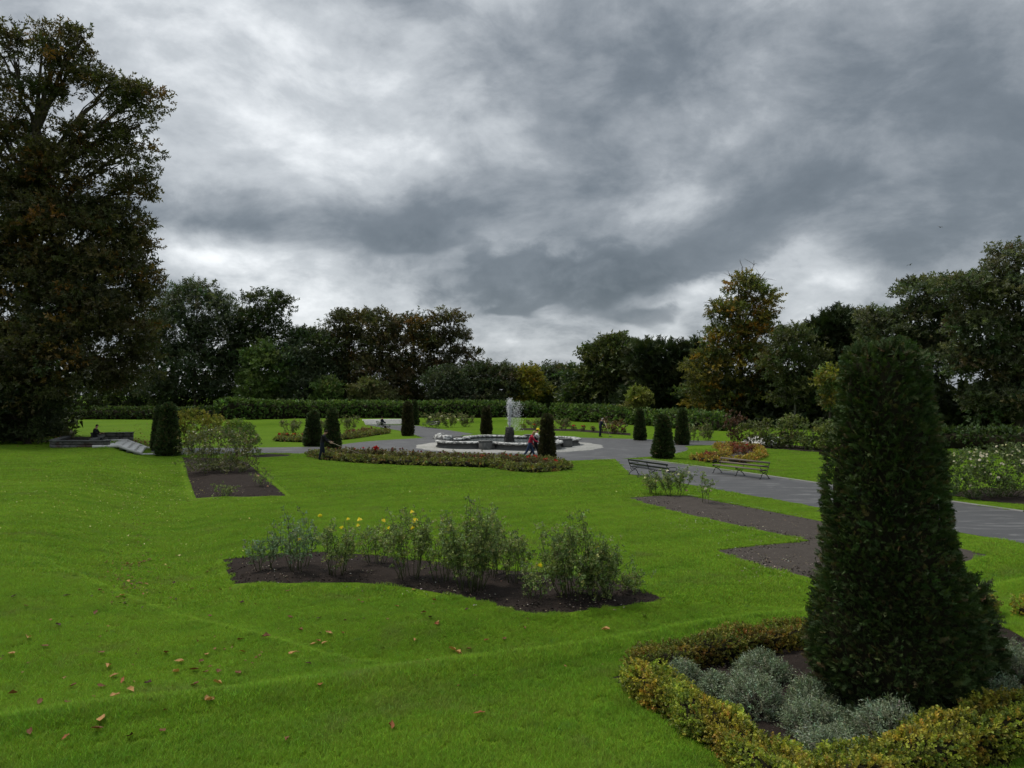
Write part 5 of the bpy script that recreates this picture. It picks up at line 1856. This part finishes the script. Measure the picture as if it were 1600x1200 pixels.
    polys = [tuple(p.vertices) for p in body.polygons]
    cen = np.array([V[list(p)].mean(0) for p in polys])
    t = np.clip(((cen[:, None] - A) * (B - A)).sum(-1) / ((B - A) ** 2).sum(-1), 0, 1)
    dist = np.linalg.norm(cen[:, None] - (A + (B - A) * t[..., None]), axis=-1)
    reg = [REG[i] for i in dist.argmin(1)]
    body.polygons.foreach_set('material_index', np.array([keys.index(r) for r in reg], np.int32))
    body.polygons.foreach_set('use_smooth', np.ones(len(polys), bool))
    body.name = 'body'
    COLB = link('body', body, None, root)
    TRIS[0] += len(polys) * 2

    def shell(name, regs, off, mt, extra=None):
        fs = [p for p, r in zip(polys, reg) if r in regs]
        ids = sorted({i for f in fs for i in f})
        mp = {i: k for k, i in enumerate(ids)}
        P = V[ids] + nv[ids] * off
        if extra is not None:
            P = extra(P)
        me2 = bpy.data.meshes.new(name)
        me2.from_pydata([tuple(map(float, p)) for p in P], [], [tuple(mp[i] for i in f) for f in fs])
        me2.polygons.foreach_set('use_smooth', np.ones(len(fs), bool))
        return link(name, me2, mt, root)

    shell('jacket', ('torso',), 0.014, look['top'])
    shell('sleeves', ('sleeve',), 0.010, look.get('sleeve', look['top']))
    shell('trousers', ('leg',), 0.010, look['legs'])
    hc = J[h2] + (0, 0, lift)
    hb = MB()
    sv_, st_ = lathe([(0.001, 0.128), (0.05, 0.12), (0.085, 0.085), (0.098, 0.035), (0.096, -0.01)] + ([(0.10, -0.08), (0.085, -0.16), (0.05, -0.20)] if look.get('long') else [(0.085, -0.045)]), 14)
    sv_ = sv_ * (0.88, 1.05, 1.0)
    sv_[:, 2] = np.where(sv_[:, 1] > 0.035, np.maximum(sv_[:, 2], 0.05), sv_[:, 2])               # the face stays free
    sv_ = sv_ @ np.array(Matrix.Rotation(-lh, 3, 'X')).T
    hb.add(sv_ + hc, st_)
    hb.build('hair', look['hair'], root, True)
    # eyes and mouth sit in the face
    fb = MB()
    for ex, ez, w, hh in ((-0.03, 0.0, 0.018, 0.008), (0.03, 0.0, 0.018, 0.008), (0.0, -0.075, 0.036, 0.007)):
        q = np.array((ex, 0.082, ez))
        q = np.array(Matrix.Rotation(-lh, 3, 'X')) @ q
        fb.box(hc + q, (w, 0.012, hh), tilt=('X', -lh))
    fb.build('face', M_DARKC, root)
    if look.get('cap'):
        cv, ct = lathe([(0.001, 0.15), (0.05, 0.142), (0.09, 0.105), (0.108, 0.05), (0.108, 0.03)], 16)
        cm = MB().add(cv * (0.92, 1.08, 1.0) @ np.array(Matrix.Rotation(-lh, 3, 'X')).T + hc, ct)
        cm.box(hc + np.array(Matrix.Rotation(-lh, 3, 'X')) @ np.array((0, 0.145, 0.045)), (0.14, 0.12, 0.014), tilt=('X', -lh))
        cm.build('cap', look['cap'], root, True)
    hands = {k: v + (0, 0, lift) for k, v in hands.items()}
    return root, hands


cl = lambda n, c, r=0.85: plain(n, c, r, 0.2, 0.2, 30, 0.2)
M_SKIN = cl('skin', (0.42, 0.24, 0.17), 0.6)
M_DARKC = cl('dark_cloth', (0.010, 0.010, 0.012))
M_NAVY = cl('navy_cloth', (0.014, 0.018, 0.032))
M_JEAN = cl('denim', (0.030, 0.050, 0.095))
M_RED = cl('red_cloth', (0.36, 0.022, 0.045))
M_WHITEC = cl('white_cloth', (0.62, 0.62, 0.60))
M_YEL = cl('yellow_cloth', (0.75, 0.55, 0.02))
M_HBLOND = cl('blond_hair', (0.38, 0.27, 0.13))
M_HDARK = cl('dark_hair', (0.02, 0.014, 0.01))
M_HGREY = cl('grey_hair', (0.34, 0.33, 0.31))
M_WOOD = plain('pale_wood', (0.42, 0.36, 0.26), 0.7, 0.2, 0.2, 12, 0.2)
M_STEEL = plain('steel', (0.25, 0.25, 0.25), 0.4, 0.5, 0.2, 12, 0.1, 0.8)
RIGHT = -R(90)                       # body front (+y) turned towards +x

pw = G(828, 716.5)
person('person in red jacket and jeans striding past the basin', (pw[0], pw[1], 0.01), RIGHT - 0.1,
       dict(lean=20, head=24, legL=26, kneeL=10, legR=-24, kneeR=12, footR=-25, armL=-6, elbL=25, armR=38, elbR=30),
       dict(skin=M_SKIN, top=M_RED, legs=M_JEAN, shoe=M_DARKC, hair=M_HBLOND, long=True), scale=0.99)
pw = G(837, 715.5)
person('person in yellow cap and dark top with white sleeves walking by the yew', (pw[0], pw[1] + 0.35, 0.01), RIGHT + 0.15,
       dict(lean=10, head=12, legL=-18, kneeL=16, footL=-20, legR=18, kneeR=8, armL=35, elbL=55, armR=50, elbR=60, inL=0.2),
       dict(skin=M_SKIN, top=M_DARKC, sleeve=M_WHITEC, legs=M_DARKC, shoe=M_DARKC, hair=M_HDARK, cap=M_YEL), scale=1.02)
pg = G(503, 719)
hoer, hh = person('person in black working the flower bed with a long hoe', (pg[0], pg[1], 0.01), RIGHT + 0.25,
                  dict(lean=17, head=28, legL=14, kneeL=10, legR=-8, kneeR=6, armL=34, elbL=34, armR=22, elbR=40, inL=-0.25, inR=-0.25),
                  dict(skin=M_SKIN, top=M_DARKC, legs=M_NAVY, shoe=M_DARKC, hair=M_HDARK), scale=1.03)
pr_ = G(938, 682.5)
raker, hr = person('grey haired person in navy clothes raking the lawn edge', (pr_[0], pr_[1], 0.01), RIGHT + 0.3,
                   dict(lean=16, head=22, legL=10, kneeL=8, legR=-8, kneeR=6, armL=48, elbL=20, armR=25, elbR=40, inL=-0.3, inR=-0.3),
                   dict(skin=M_SKIN, top=M_NAVY, legs=M_NAVY, shoe=M_DARKC, hair=M_HGREY), scale=0.98)
person('person in black sitting on the planter wall', (-29.75, 54.3, TER + 0.0), RIGHT,
       dict(lean=12, head=18, legL=78, kneeL=70, legR=70, kneeR=74, armL=35, elbL=55, armR=30, elbR=60, seat=0.40),
       dict(skin=M_SKIN, top=M_DARKC, legs=M_DARKC, shoe=M_DARKC, hair=M_HDARK))
ps = (G(590, 668.5) + G(604, 671.5)) / 2
person('person in dark clothes sitting on the far bench by the steps', (ps[0] + 0.0, ps[1] + 0.2, 0.0), RIGHT + R(50),
       dict(lean=-6, head=8, legL=80, kneeL=72, legR=74, kneeR=66, armL=30, elbL=60, armR=30, elbR=60, seat=0.42),
       dict(skin=M_SKIN, top=M_NAVY, legs=M_DARKC, shoe=M_DARKC, hair=M_HDARK), scale=1.05)


def tool(name, label, cat, top, tip, headw, kind):
    top, tip = np.asarray(top, float), np.asarray(tip, float)
    o = thing(name, label, cat, tip)
    MB().tube([top - tip, (top - tip) * 0.5, (top - tip) * 0.02 + (0, 0, 0.02)], 0.016, 6).build('handle', M_WOOD, o)
    d = unit((tip - top)[:2])
    rz = math.atan2(d[1], d[0])
    q = MB()
    if kind == 'rake':
        q.box((0, 0, 0.03), (0.03, headw, 0.025), rz)
        for k in range(9):
            y_ = (k / 8 - 0.5) * headw
            q.box((-math.sin(rz) * y_ + math.cos(rz) * 0.015, math.cos(rz) * y_ + math.sin(rz) * 0.015, 0.0), (0.01, 0.01, 0.07), rz)
    else:
        q.box((0, 0, 0.02), (0.10, headw, 0.008), rz)
        q.tube([(0, 0, 0.02), (-0.04 * d[0], -0.04 * d[1], 0.10)], 0.01, 5)
    q.build('blade' if kind != 'rake' else 'rake_head', M_STEEL, o)
    return o


def world_of(root, p, s):
    c, s_ = math.cos(root.rotation_euler[2]), math.sin(root.rotation_euler[2])
    p = np.asarray(p) * root.scale[0]
    return np.array(root.location) + np.array((p[0] * c - p[1] * s_, p[0] * s_ + p[1] * c, p[2]))


_a = (world_of(hoer, hh['L'], 1) + world_of(hoer, hh['R'], 1)) / 2
_tip = _a + np.array((1.75, 0.35, 0)); _tip[2] = 0.30
_d = unit(_tip - _a)
tool('garden_hoe', 'long pale handled hoe reaching into the box edged bed', 'hoe', _a - _d * 0.35, _tip, 0.16, 'hoe')
_a = (world_of(raker, hr['L'], 1) + world_of(raker, hr['R'], 1)) / 2
_tip = _a + np.array((0.35, -0.5, 0)); _tip[2] = 0.03
_d = unit(_tip - _a)
tool('garden_rake', 'pale handled rake in the hands of the grey haired person', 'rake', _a - _d * 0.55, _tip, 0.4, 'rake')

# ---- two gulls
M_BIRD = plain('bird_feather', (0.10, 0.10, 0.105), 0.8, 0.2)
for (px, py, tl, lb) in ((1469, 355, 0.35, 'tiny dark bird high over the sycamores'), (1422, 414, -0.25, 'pale flying bird lower down by the sycamore crown')):
    p = at(px, py, 140)
    o = thing('bird', lb, 'bird', p, 0.5)
    V, T = lathe([(0.0, -0.28), (0.05, -0.2), (0.09, 0.0), (0.07, 0.14), (0.05, 0.2), (0.0, 0.27)], 8)
    link('body', mesh('body', V[:, [2, 0, 1]], T, smooth=True), M_BIRD, o)
    for s in (-1, 1):
        W = np.array([(0.12, 0, 0.03), (-0.10, 0, 0.03), (0.06, s * 0.3, 0.16), (-0.14, s * 0.28, 0.15), (-0.12, s * 0.62, 0.06), (-0.18, s * 0.6, 0.05)], float)
        W = np.concatenate([W, W - (0, 0, 0.015)])
        T = [(0, 2, 1), (1, 2, 3), (2, 4, 3), (3, 4, 5), (6, 7, 8), (7, 9, 8), (8, 9, 10), (9, 11, 10), (0, 1, 7), (0, 7, 6), (1, 3, 9), (1, 9, 7), (0, 6, 8), (0, 8, 2), (2, 8, 10), (2, 10, 4), (3, 5, 11), (3, 11, 9), (4, 10, 11), (4, 11, 5)]
        q = link('wing', mesh('wing', W, np.array(T)), M_BIRD, o)
    o.rotation_euler = (tl, 0, 0.5)

# ================================================================== fallen leaves
def dead_leaf(seed, col):
    rng = np.random.default_rng(seed)
    n = 5
    t = np.linspace(0, 1, n)
    w = np.sin(np.clip(t * 1.06, 0, 1) * math.pi) ** 0.8 * rng.uniform(0.26, 0.40) + 0.02
    curl = rng.uniform(0.2, 0.6)
    V = []
    for i in range(n):
        z = 0.08 + 0.22 * (t[i] - 0.45) ** 2 * rng.uniform(0.5, 2.5)
        for s in (-1, 0, 1):
            V.append((t[i] - 0.5 + 0.08 * rng.normal() * abs(s), s * w[i] * (1 - 0.4 * curl) * (0.6 + 0.8 * rng.random() if s else 1), z + abs(s) * w[i] * curl * 1.6 * rng.uniform(0.3, 1.4)))
    T = []
    for i in range(n - 1):
        for k in range(2):
            a = i * 3 + k
            T += [(a, a + 1, a + 4), (a, a + 4, a + 3)]
    C = np.array(col) * (0.75 + 0.5 * rng.random((len(V), 1)))
    me = mesh('fallen_leaf', np.array(V), np.array(T), C)
    me.materials.append(M_DEAD)
    return me


M_DEAD = leaf_mat('dead_leaf', 0.15, 0.75, 0.2)
DL = {'brown': [dead_leaf(k, (0.15, 0.070, 0.030)) for k in range(4)], 'tan': [dead_leaf(10 + k, (0.36, 0.20, 0.075)) for k in range(3)],
      'dark': [dead_leaf(20 + k, (0.060, 0.032, 0.020)) for k in range(3)], 'russet': [dead_leaf(30 + k, (0.26, 0.095, 0.035)) for k in range(3)]}
z7 = [(137, 488, 't'), (293, 420, 'd'), (55, 568, 't'), (225, 528, 'b'), (510, 560, 'b'), (545, 630, 't'), (570, 678, 't'), (615, 700, 'r'), (365, 728, 'b'), (500, 730, 'b'), (65, 770, 'b'), (200, 810, 'b'), (335, 815, 'b'),
      (400, 818, 'r'), (575, 780, 't'), (655, 750, 't'), (655, 790, 'b'), (740, 715, 'd'), (875, 660, 't'), (895, 608, 't'), (1005, 605, 'b'), (970, 648, 'b'), (1028, 660, 'b'), (1090, 655, 'b'), (1190, 665, 'b'), (825, 562, 'b'),
      (1030, 572, 't'), (1212, 555, 'r'), (1465, 565, 't'), (1200, 495, 'b'), (1330, 480, 'b'), (1500, 445, 'b'), (1450, 380, 'b'), (1050, 372, 'b'), (1210, 305, 'd'), (975, 722, 'b'), (1085, 715, 't'), (1040, 805, 't'), (512, 900, 't'),
      (483, 950, 'b'), (325, 993, 'r'), (150, 968, 'b'), (650, 985, 'd'), (812, 960, 'b'), (1440, 1000, 'b'), (335, 272, 'd'), (130, 325, 'b'), (70, 275, 'd'), (960, 235, 'b'), (870, 205, 'd'), (1100, 240, 'b'), (1035, 152, 'b'),
      (845, 130, 'r'), (480, 358, 'b'), (750, 88, 'b'), (535, 100, 'b'), (635, 110, 'r'), (690, 105, 'r'), (655, 118, 'b'), (720, 98, 'b'), (640, 200, 't'), (620, 225, 'b'), (700, 205, 'b'), (590, 280, 'b'), (612, 272, 't'), (495, 220, 'b'), (500, 245, 'b'), (655, 212, 'b'), (730, 212, 't')]
z6 = [(440, 630, 'b'), (150, 702, 'b'), (450, 795, 'b'), (635, 800, 'd'), (880, 688, 'r'), (905, 700, 'b'), (1120, 725, 'r'), (1355, 685, 'r'), (1225, 622, 't'), (1375, 830, 't'), (1330, 795, 'd'), (520, 875, 't'), (640, 895, 'd'), (695, 895, 't'),
      (780, 895, 'r'), (1235, 940, 't'), (630, 945, 'r'), (670, 958, 't'), (600, 965, 't'), (570, 1090, 'd'), (1465, 1000, 't'), (1505, 1020, 't'), (1570, 995, 'b'), (1305, 1070, 'r'), (1290, 765, 'b')]
z8 = [(75, 805, 'r'), (50, 915, 'd'), (90, 955, 'r'), (280, 865, 'd'), (400, 1060, 'r'), (510, 1050, 'b'), (225, 1140, 't'), (640, 985, 'b'), (1385, 905, 'd'), (1150, 995, 't')]
spots = [(x / 3.2, 850 + y / 3.2, k) for x, y, k in z7] + [(340 + x / 4, 770 + y / 4, k) for x, y, k in z6] + [(660 + x / 4, 740 + y / 4, k) for x, y, k in z8] + [(611, 1141, 'r'), (748, 1122, 'r'), (500, 1077, 'r')]
KN = {'t': 'tan', 'b': 'brown', 'd': 'dark', 'r': 'russet'}
CN = {'tan': 'pale tan', 'brown': 'brown', 'dark': 'dark withered', 'russet': 'russet'}
rg = np.random.default_rng(91)
for k, (x, y_, c) in enumerate(spots):
    p = G(x, y_)
    kd = KN[c]
    crest = 1130 - 180 * x / 1260
    if y_ > crest:
        where = 'on the near grass this side of the bank crest'
    elif y_ < 945 and 140 < x < 250:
        where = 'in the leaf drift at the foot of the bank'
    elif y_ > crest - 95:
        where = 'on the turf just past the bank crest'
    else:
        where = 'on the lawn between the bank and the main bed'
    me = DL[kd][rg.integers(0, len(DL[kd]))]
    o = link('fallen_leaf', me)
    o.location = (p[0], p[1], p[2] + 0.045)
    s = rg.uniform(0.085, 0.13) * (1.15 if kd == 'tan' else 1.0)
    o.scale = (s, s, s)
    o.rotation_euler = (rg.normal() * 0.22, rg.normal() * 0.22, rg.uniform(0, 6.28))
    tag(o, f'{CN[kd]} curled fallen leaf {where}', 'fallen leaf', 'fallen leaves on the near lawns')
for nm, lb, px, py, c, sc in (('fallen_leaf', 'single orange tan leaf right on the near grass below the crest line', 326, 1101, 'tan', 0.16),):
    o = link('fallen_leaf', DL[c][1])
    p = G(px, py)
    o.location = (p[0], p[1], p[2] + 0.04)
    o.scale = (sc,) * 3
    o.rotation_euler = (0.3, 0.2, 1.2)
    tag(o, lb, 'fallen leaf', 'fallen leaves on the near lawns')


def litter(name, label, cat, areas, cols, size, seed, lift=0.03):
    """countless small flakes lying about: one object"""
    rng = np.random.default_rng(seed)
    P = []
    for (x, y_, sx, sy, n) in areas:
        for _ in range(n):
            px, py = x + rng.normal() * sx, y_ + rng.normal() * sy
            if py > 636:
                P.append((px, py))
    P = GV(*np.array(P).T)
    tv = np.array([(-0.5, 0, 0), (0, 0.3, 0.12), (0.5, 0, 0.02), (0, -0.3, 0.10)])
    tt = np.array([(0, 2, 1), (0, 3, 2)])
    D = np.array((0, 0, 1.0)) + rng.normal(size=P.shape) * 0.3
    V, T, C = bake([(tv, tt, np.ones(4))], P + (0, 0, lift), D, size * (0.6 + 0.8 * rng.random(len(P))), pal(rng, cols, len(P)) / 1.75, rng)
    return tag(link(name, mesh(name, V, T, np.clip(C, 0, 0.9)), M_DEAD), label, cat, kind='stuff')


litter('leaf_litter', 'brown leaf litter beside the side steps and under the lime', 'leaf litter',
       [(205, 692, 18, 4, 260), (235, 697, 12, 4, 160), (190, 686, 20, 3, 160), (40, 688, 45, 5, 420), (100, 683, 30, 2, 80), (210, 672, 18, 5, 60)], [(0.13, 0.06, 0.025, 2), (0.18, 0.09, 0.035, 1), (0.07, 0.035, 0.02, 1)], 0.16, 701)
litter('leaf_flecks', 'small yellow leaf flecks strewn over the lawn below the planter', 'leaf flecks',
       [(120, 770, 110, 28, 420), (230, 775, 60, 22, 260), (220, 740, 90, 20, 120), (300, 850, 90, 30, 60), (350, 790, 60, 16, 40), (650, 760, 140, 20, 50)], [(0.42, 0.38, 0.10, 2), (0.30, 0.30, 0.08, 1), (0.5, 0.46, 0.2, 1)], 0.065, 702)
litter('leaf_flecks', 'brown leaf scraps gathered in the hollow at the foot of the bank', 'leaf flecks',
       [(205, 885, 26, 6, 90), (205, 915, 20, 8, 90), (215, 850, 14, 25, 70), (220, 800, 16, 30, 60), (200, 940, 25, 8, 30), (250, 900, 60, 30, 60), (600, 1000, 220, 40, 60), (250, 1020, 160, 50, 50)], [(0.13, 0.06, 0.025, 2), (0.2, 0.11, 0.04, 1), (0.05, 0.03, 0.018, 1)], 0.06, 703)
litter('petal_litter', 'pale petals and chips scattered over the soil beds', 'petal litter',
       [(700, 920, 120, 14, 130), (440, 892, 40, 10, 110), (560, 892, 60, 8, 80), (900, 945, 50, 7, 70), (1100, 810, 55, 12, 260), (1200, 830, 50, 12, 200), (1210, 880, 40, 14, 260), (1300, 890, 60, 12, 120), (1010, 782, 20, 5, 40), (360, 768, 35, 7, 160), (310, 745, 12, 14, 40), (1170, 1090, 60, 30, 40), (1330, 1140, 60, 30, 40)],
       [(0.36, 0.30, 0.24, 2), (0.22, 0.16, 0.11, 2), (0.42, 0.40, 0.36, 0.5)], 0.036, 704, 0.07)

# crumbs of earth on the nearer beds
rg = np.random.default_rng(66)
_pp = np.concatenate([np.c_[rg.uniform(a, b, n), rg.uniform(c, d, n)] for a, b, c, d, n in ((348, 1046, 862, 965, 5200), (980, 1300, 774, 912, 3600), (960, 1300, 1020, 1200, 2600), (1300, 1600, 1000, 1200, 1500), (285, 448, 715, 780, 1200))])
_W = GV(_pp[:, 0], _pp[:, 1])
_in = np.zeros(len(_W), bool)
for q in (BED_MAIN, BED_SIDE, BED_LEFT, np.array([BOX_L - _e1 * 0.15, BOX_B + _e2 * 0.3, BOX_C, BOX_T])):
    _in |= inside(_W, q) & (seg_dist(_W, q) > 0.04)
_W = _W[_in]
_cv, _ct = np.array([(1, 0.1, 0), (-0.2, 0.9, 0), (-0.8, -0.5, 0.1), (0.1, 0, 0.8), (0.2, -0.8, 0.3)], float), np.array([(0, 1, 3), (1, 2, 3), (2, 4, 3), (4, 0, 3), (0, 2, 1), (0, 4, 2)])
_V3, _T3, _C3 = bake([(_cv, _ct, np.ones(5))], _W + (0, 0, 0.05), rg.normal(size=_W.shape) * 0.3 + (0, 0, 1), rg.uniform(0.008, 0.032, len(_W)), pal(rg, [(0.020, 0.015, 0.012, 3), (0.034, 0.026, 0.020, 2), (0.06, 0.05, 0.04, 0.5)], len(_W)) / 1.6, rg)
tag(link('soil_crumbs', mesh('soil_crumbs', _V3, _T3, np.clip(_C3, 0, 1)), M_DEAD), 'crumbs of dark earth on the beds', 'soil crumbs', kind='stuff')

# ================================================================== grass blades on the nearer lawn
m = mat('grass_blade')
_p = worldpos()
_c, _ = lawn_colour(_p)
_oi = X.t.nodes.new('ShaderNodeObjectInfo')
_vc = X.t.nodes.new('ShaderNodeVertexColor')
_vc.layer_name = 'Col'
_c = cmix(1.0, _c, X(_vc.outputs[0]), 'MULTIPLY')
_c = cmix(sstep(X(_oi.outputs['Random']), 0.6, 1.0, 0.0, 0.35), _c, (0.16, 0.20, 0.03))
_gn = X.t.nodes.new('ShaderNodeNewGeometry')                # blades scatter light like the sward they stand in
_vm = X.t.nodes.new('ShaderNodeVectorMath')
_vm.operation = 'MULTIPLY_ADD'
X.t.links.new(_gn.outputs['Normal'], _vm.inputs[0])
_vm.inputs[1].default_value = (0.45, 0.45, 0.45)
_vm.inputs[2].default_value = (0, 0, 1)
_b = pbsdf(_c, 0.65, 0.10, X(_vm.outputs[0]))
_t = X.t.nodes.new('ShaderNodeBsdfTranslucent')
put(X.t, _t.inputs['Color'], cmix(1.0, _c, (1.3, 1.35, 0.8), 'MULTIPLY'))
_x = X.t.nodes.new('ShaderNodeMixShader')
_x.inputs[0].default_value = 0.3
X.t.links.new(_b, _x.inputs[1])
X.t.links.new(_t.outputs[0], _x.inputs[2])
M_BLADE = finish(m, _x.outputs[0])


def tuft(n, half, h, w, seed):
    rng = np.random.default_rng(seed)
    b = np.c_[(rng.random((n, 2)) - 0.5) * 2 * half, np.full(n, -0.008)]
    lean = rng.normal(size=(n, 2)) * 0.45
    hh = h * (0.5 + 0.7 * rng.random(n))
    tip = b + np.c_[lean * hh[:, None], hh]
    s = np.c_[rng.normal(size=(n, 2)), np.zeros(n)]
    s = unit(s) * w * (0.7 + 0.6 * rng.random((n, 1)))
    mid = b * 0.5 + tip * 0.5 - np.c_[lean * hh[:, None] * 0.16, np.zeros(n)]
    V = np.stack([b - s, b + s, mid + s * 0.8, mid - s * 0.8, tip], 1).reshape(-1, 3)
    i = (np.arange(n) * 5)[:, None, None]
    T = (np.array([(0, 1, 2), (0, 2, 3), (3, 2, 4)])[None] + i).reshape(-1, 3)
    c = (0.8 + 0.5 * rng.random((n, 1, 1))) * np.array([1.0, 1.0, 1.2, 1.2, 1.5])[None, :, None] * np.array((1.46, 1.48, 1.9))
    c = c * (1 + 0.12 * rng.normal(size=(n, 1, 3)))
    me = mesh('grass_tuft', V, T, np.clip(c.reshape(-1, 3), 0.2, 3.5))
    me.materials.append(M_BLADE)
    return bpy.data.objects.new('grass_tuft', me)


def grass_field(label, y0, y1, step, tf, smin, smax, seed, edge):
    rng = np.random.default_rng(seed)
    P = []
    nrow = int((y1 - y0) / step)
    for r in range(nrow):
        yv = y0 + (r + 0.5) * step
        hw = yv * 0.70 + 0.6
        xs = np.arange(-hw, hw, step)
        P.append(np.c_[xs + rng.uniform(-0.5, 0.5, len(xs)) * step, np.full(len(xs), yv) + rng.uniform(-0.5, 0.5, len(xs)) * step])
    P = np.concatenate(P)
    ok = np.ones(len(P), bool)
    for poly in NOGRASS:
        poly = np.asarray(poly)
        lo, hi = poly.min(0) - 1, poly.max(0) + 1
        near = np.nonzero((P[:, 0] > lo[0]) & (P[:, 0] < hi[0]) & (P[:, 1] > lo[1]) & (P[:, 1] < hi[1]))[0]
        if len(near):
            ins = inside(P[near], poly) | (seg_dist(P[near], poly) < edge)
            ok[near[ins]] = False
    P = P[ok]
    me = bpy.data.meshes.new('grass')
    me.vertices.add(len(P))
    zz = ground_z(P[:, 0], P[:, 1])
    for poly in LIPS:
        d = np.full(len(P), 9.0)
        lo, hi = poly.min(0) - 1, poly.max(0) + 1
        near = np.nonzero((P[:, 0] > lo[0]) & (P[:, 0] < hi[0]) & (P[:, 1] > lo[1]) & (P[:, 1] < hi[1]))[0]
        if len(near):
            d[near] = seg_dist(P[near], poly)
            zz = np.maximum(zz, np.where(d < 0.36, zz + np.interp(d, [0, 0.14, 0.34], [0.038, 0.030, 0.0]), zz))
    V = np.c_[P, zz].astype(np.float32)
    me.vertices.foreach_set('co', V.ravel())
    e = 0.15
    gx = (height(P[:, 0] + e, P[:, 1]) - height(P[:, 0] - e, P[:, 1])) / (2 * e)
    gy = (height(P[:, 0], P[:, 1] + e) - height(P[:, 0], P[:, 1] - e)) / (2 * e)
    rot = np.c_[np.arctan(gy), -np.arctan(gx), rng.random(len(P)) * 0]
    a = me.attributes.new('rot', 'FLOAT_VECTOR', 'POINT')
    a.data.foreach_set('vector', rot.astype(np.float32).ravel())
    a = me.attributes.new('spin', 'FLOAT', 'POINT')
    a.data.foreach_set('value', (rng.random(len(P)) * 6.283).astype(np.float32))
    a = me.attributes.new('scl', 'FLOAT', 'POINT')
    brow = np.abs(to_uv(P[:, 0], P[:, 1])[1] + 45.65) < 0.22            # longer grass left along the brow of the bank
    a.data.foreach_set('value', (rng.uniform(smin, smax, len(P)) * np.where(brow, 1.45, 1.0)).astype(np.float32))
    o = link('grass', me)
    tag(o, label, 'grass', kind='stuff')
    ng = bpy.data.node_groups.new('grass_scatter', 'GeometryNodeTree')
    ng.interface.new_socket('Geometry', in_out='INPUT', socket_type='NodeSocketGeometry')
    ng.interface.new_socket('Geometry', in_out='OUTPUT', socket_type='NodeSocketGeometry')
    N = ng.nodes
    gi, go = N.new('NodeGroupInput'), N.new('NodeGroupOutput')
    ip = N.new('GeometryNodeInstanceOnPoints')
    oi = N.new('GeometryNodeObjectInfo')
    oi.inputs['Object'].default_value = tf
    oi.inputs['As Instance'].default_value = True

    def attr(nm, ty):
        q = N.new('GeometryNodeInputNamedAttribute')
        q.data_type = ty
        q.inputs['Name'].default_value = nm
        return q.outputs['Attribute']
    er = N.new('FunctionNodeEulerToRotation')
    ng.links.new(attr('rot', 'FLOAT_VECTOR'), er.inputs[0])
    ng.links.new(gi.outputs[0], ip.inputs['Points'])
    ng.links.new(oi.outputs['Geometry'], ip.inputs['Instance'])
    ng.links.new(er.outputs[0], ip.inputs['Rotation'])
    ng.links.new(attr('scl', 'FLOAT'), ip.inputs['Scale'])
    ri = N.new('GeometryNodeRotateInstances')
    cz = N.new('ShaderNodeCombineXYZ')
    ng.links.new(attr('spin', 'FLOAT'), cz.inputs['Z'])
    ng.links.new(ip.outputs[0], ri.inputs['Instances'])
    er2 = N.new('FunctionNodeEulerToRotation')
    ng.links.new(cz.outputs[0], er2.inputs[0])
    ng.links.new(er2.outputs[0], ri.inputs['Rotation'])
    ng.links.new(ri.outputs[0], go.inputs[0])
    o.modifiers.new('scatter', 'NODES').node_group = ng
    return len(P)


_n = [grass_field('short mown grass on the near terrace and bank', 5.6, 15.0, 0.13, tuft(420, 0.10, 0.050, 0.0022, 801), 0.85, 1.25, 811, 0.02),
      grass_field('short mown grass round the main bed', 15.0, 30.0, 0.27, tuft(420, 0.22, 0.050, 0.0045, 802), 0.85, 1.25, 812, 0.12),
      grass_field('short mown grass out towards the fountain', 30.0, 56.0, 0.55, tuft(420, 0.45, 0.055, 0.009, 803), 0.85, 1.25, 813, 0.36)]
print('GRASS', _n)
print('TRIANGLES', TRIS[0], 'OBJECTS', len(bpy.data.objects))
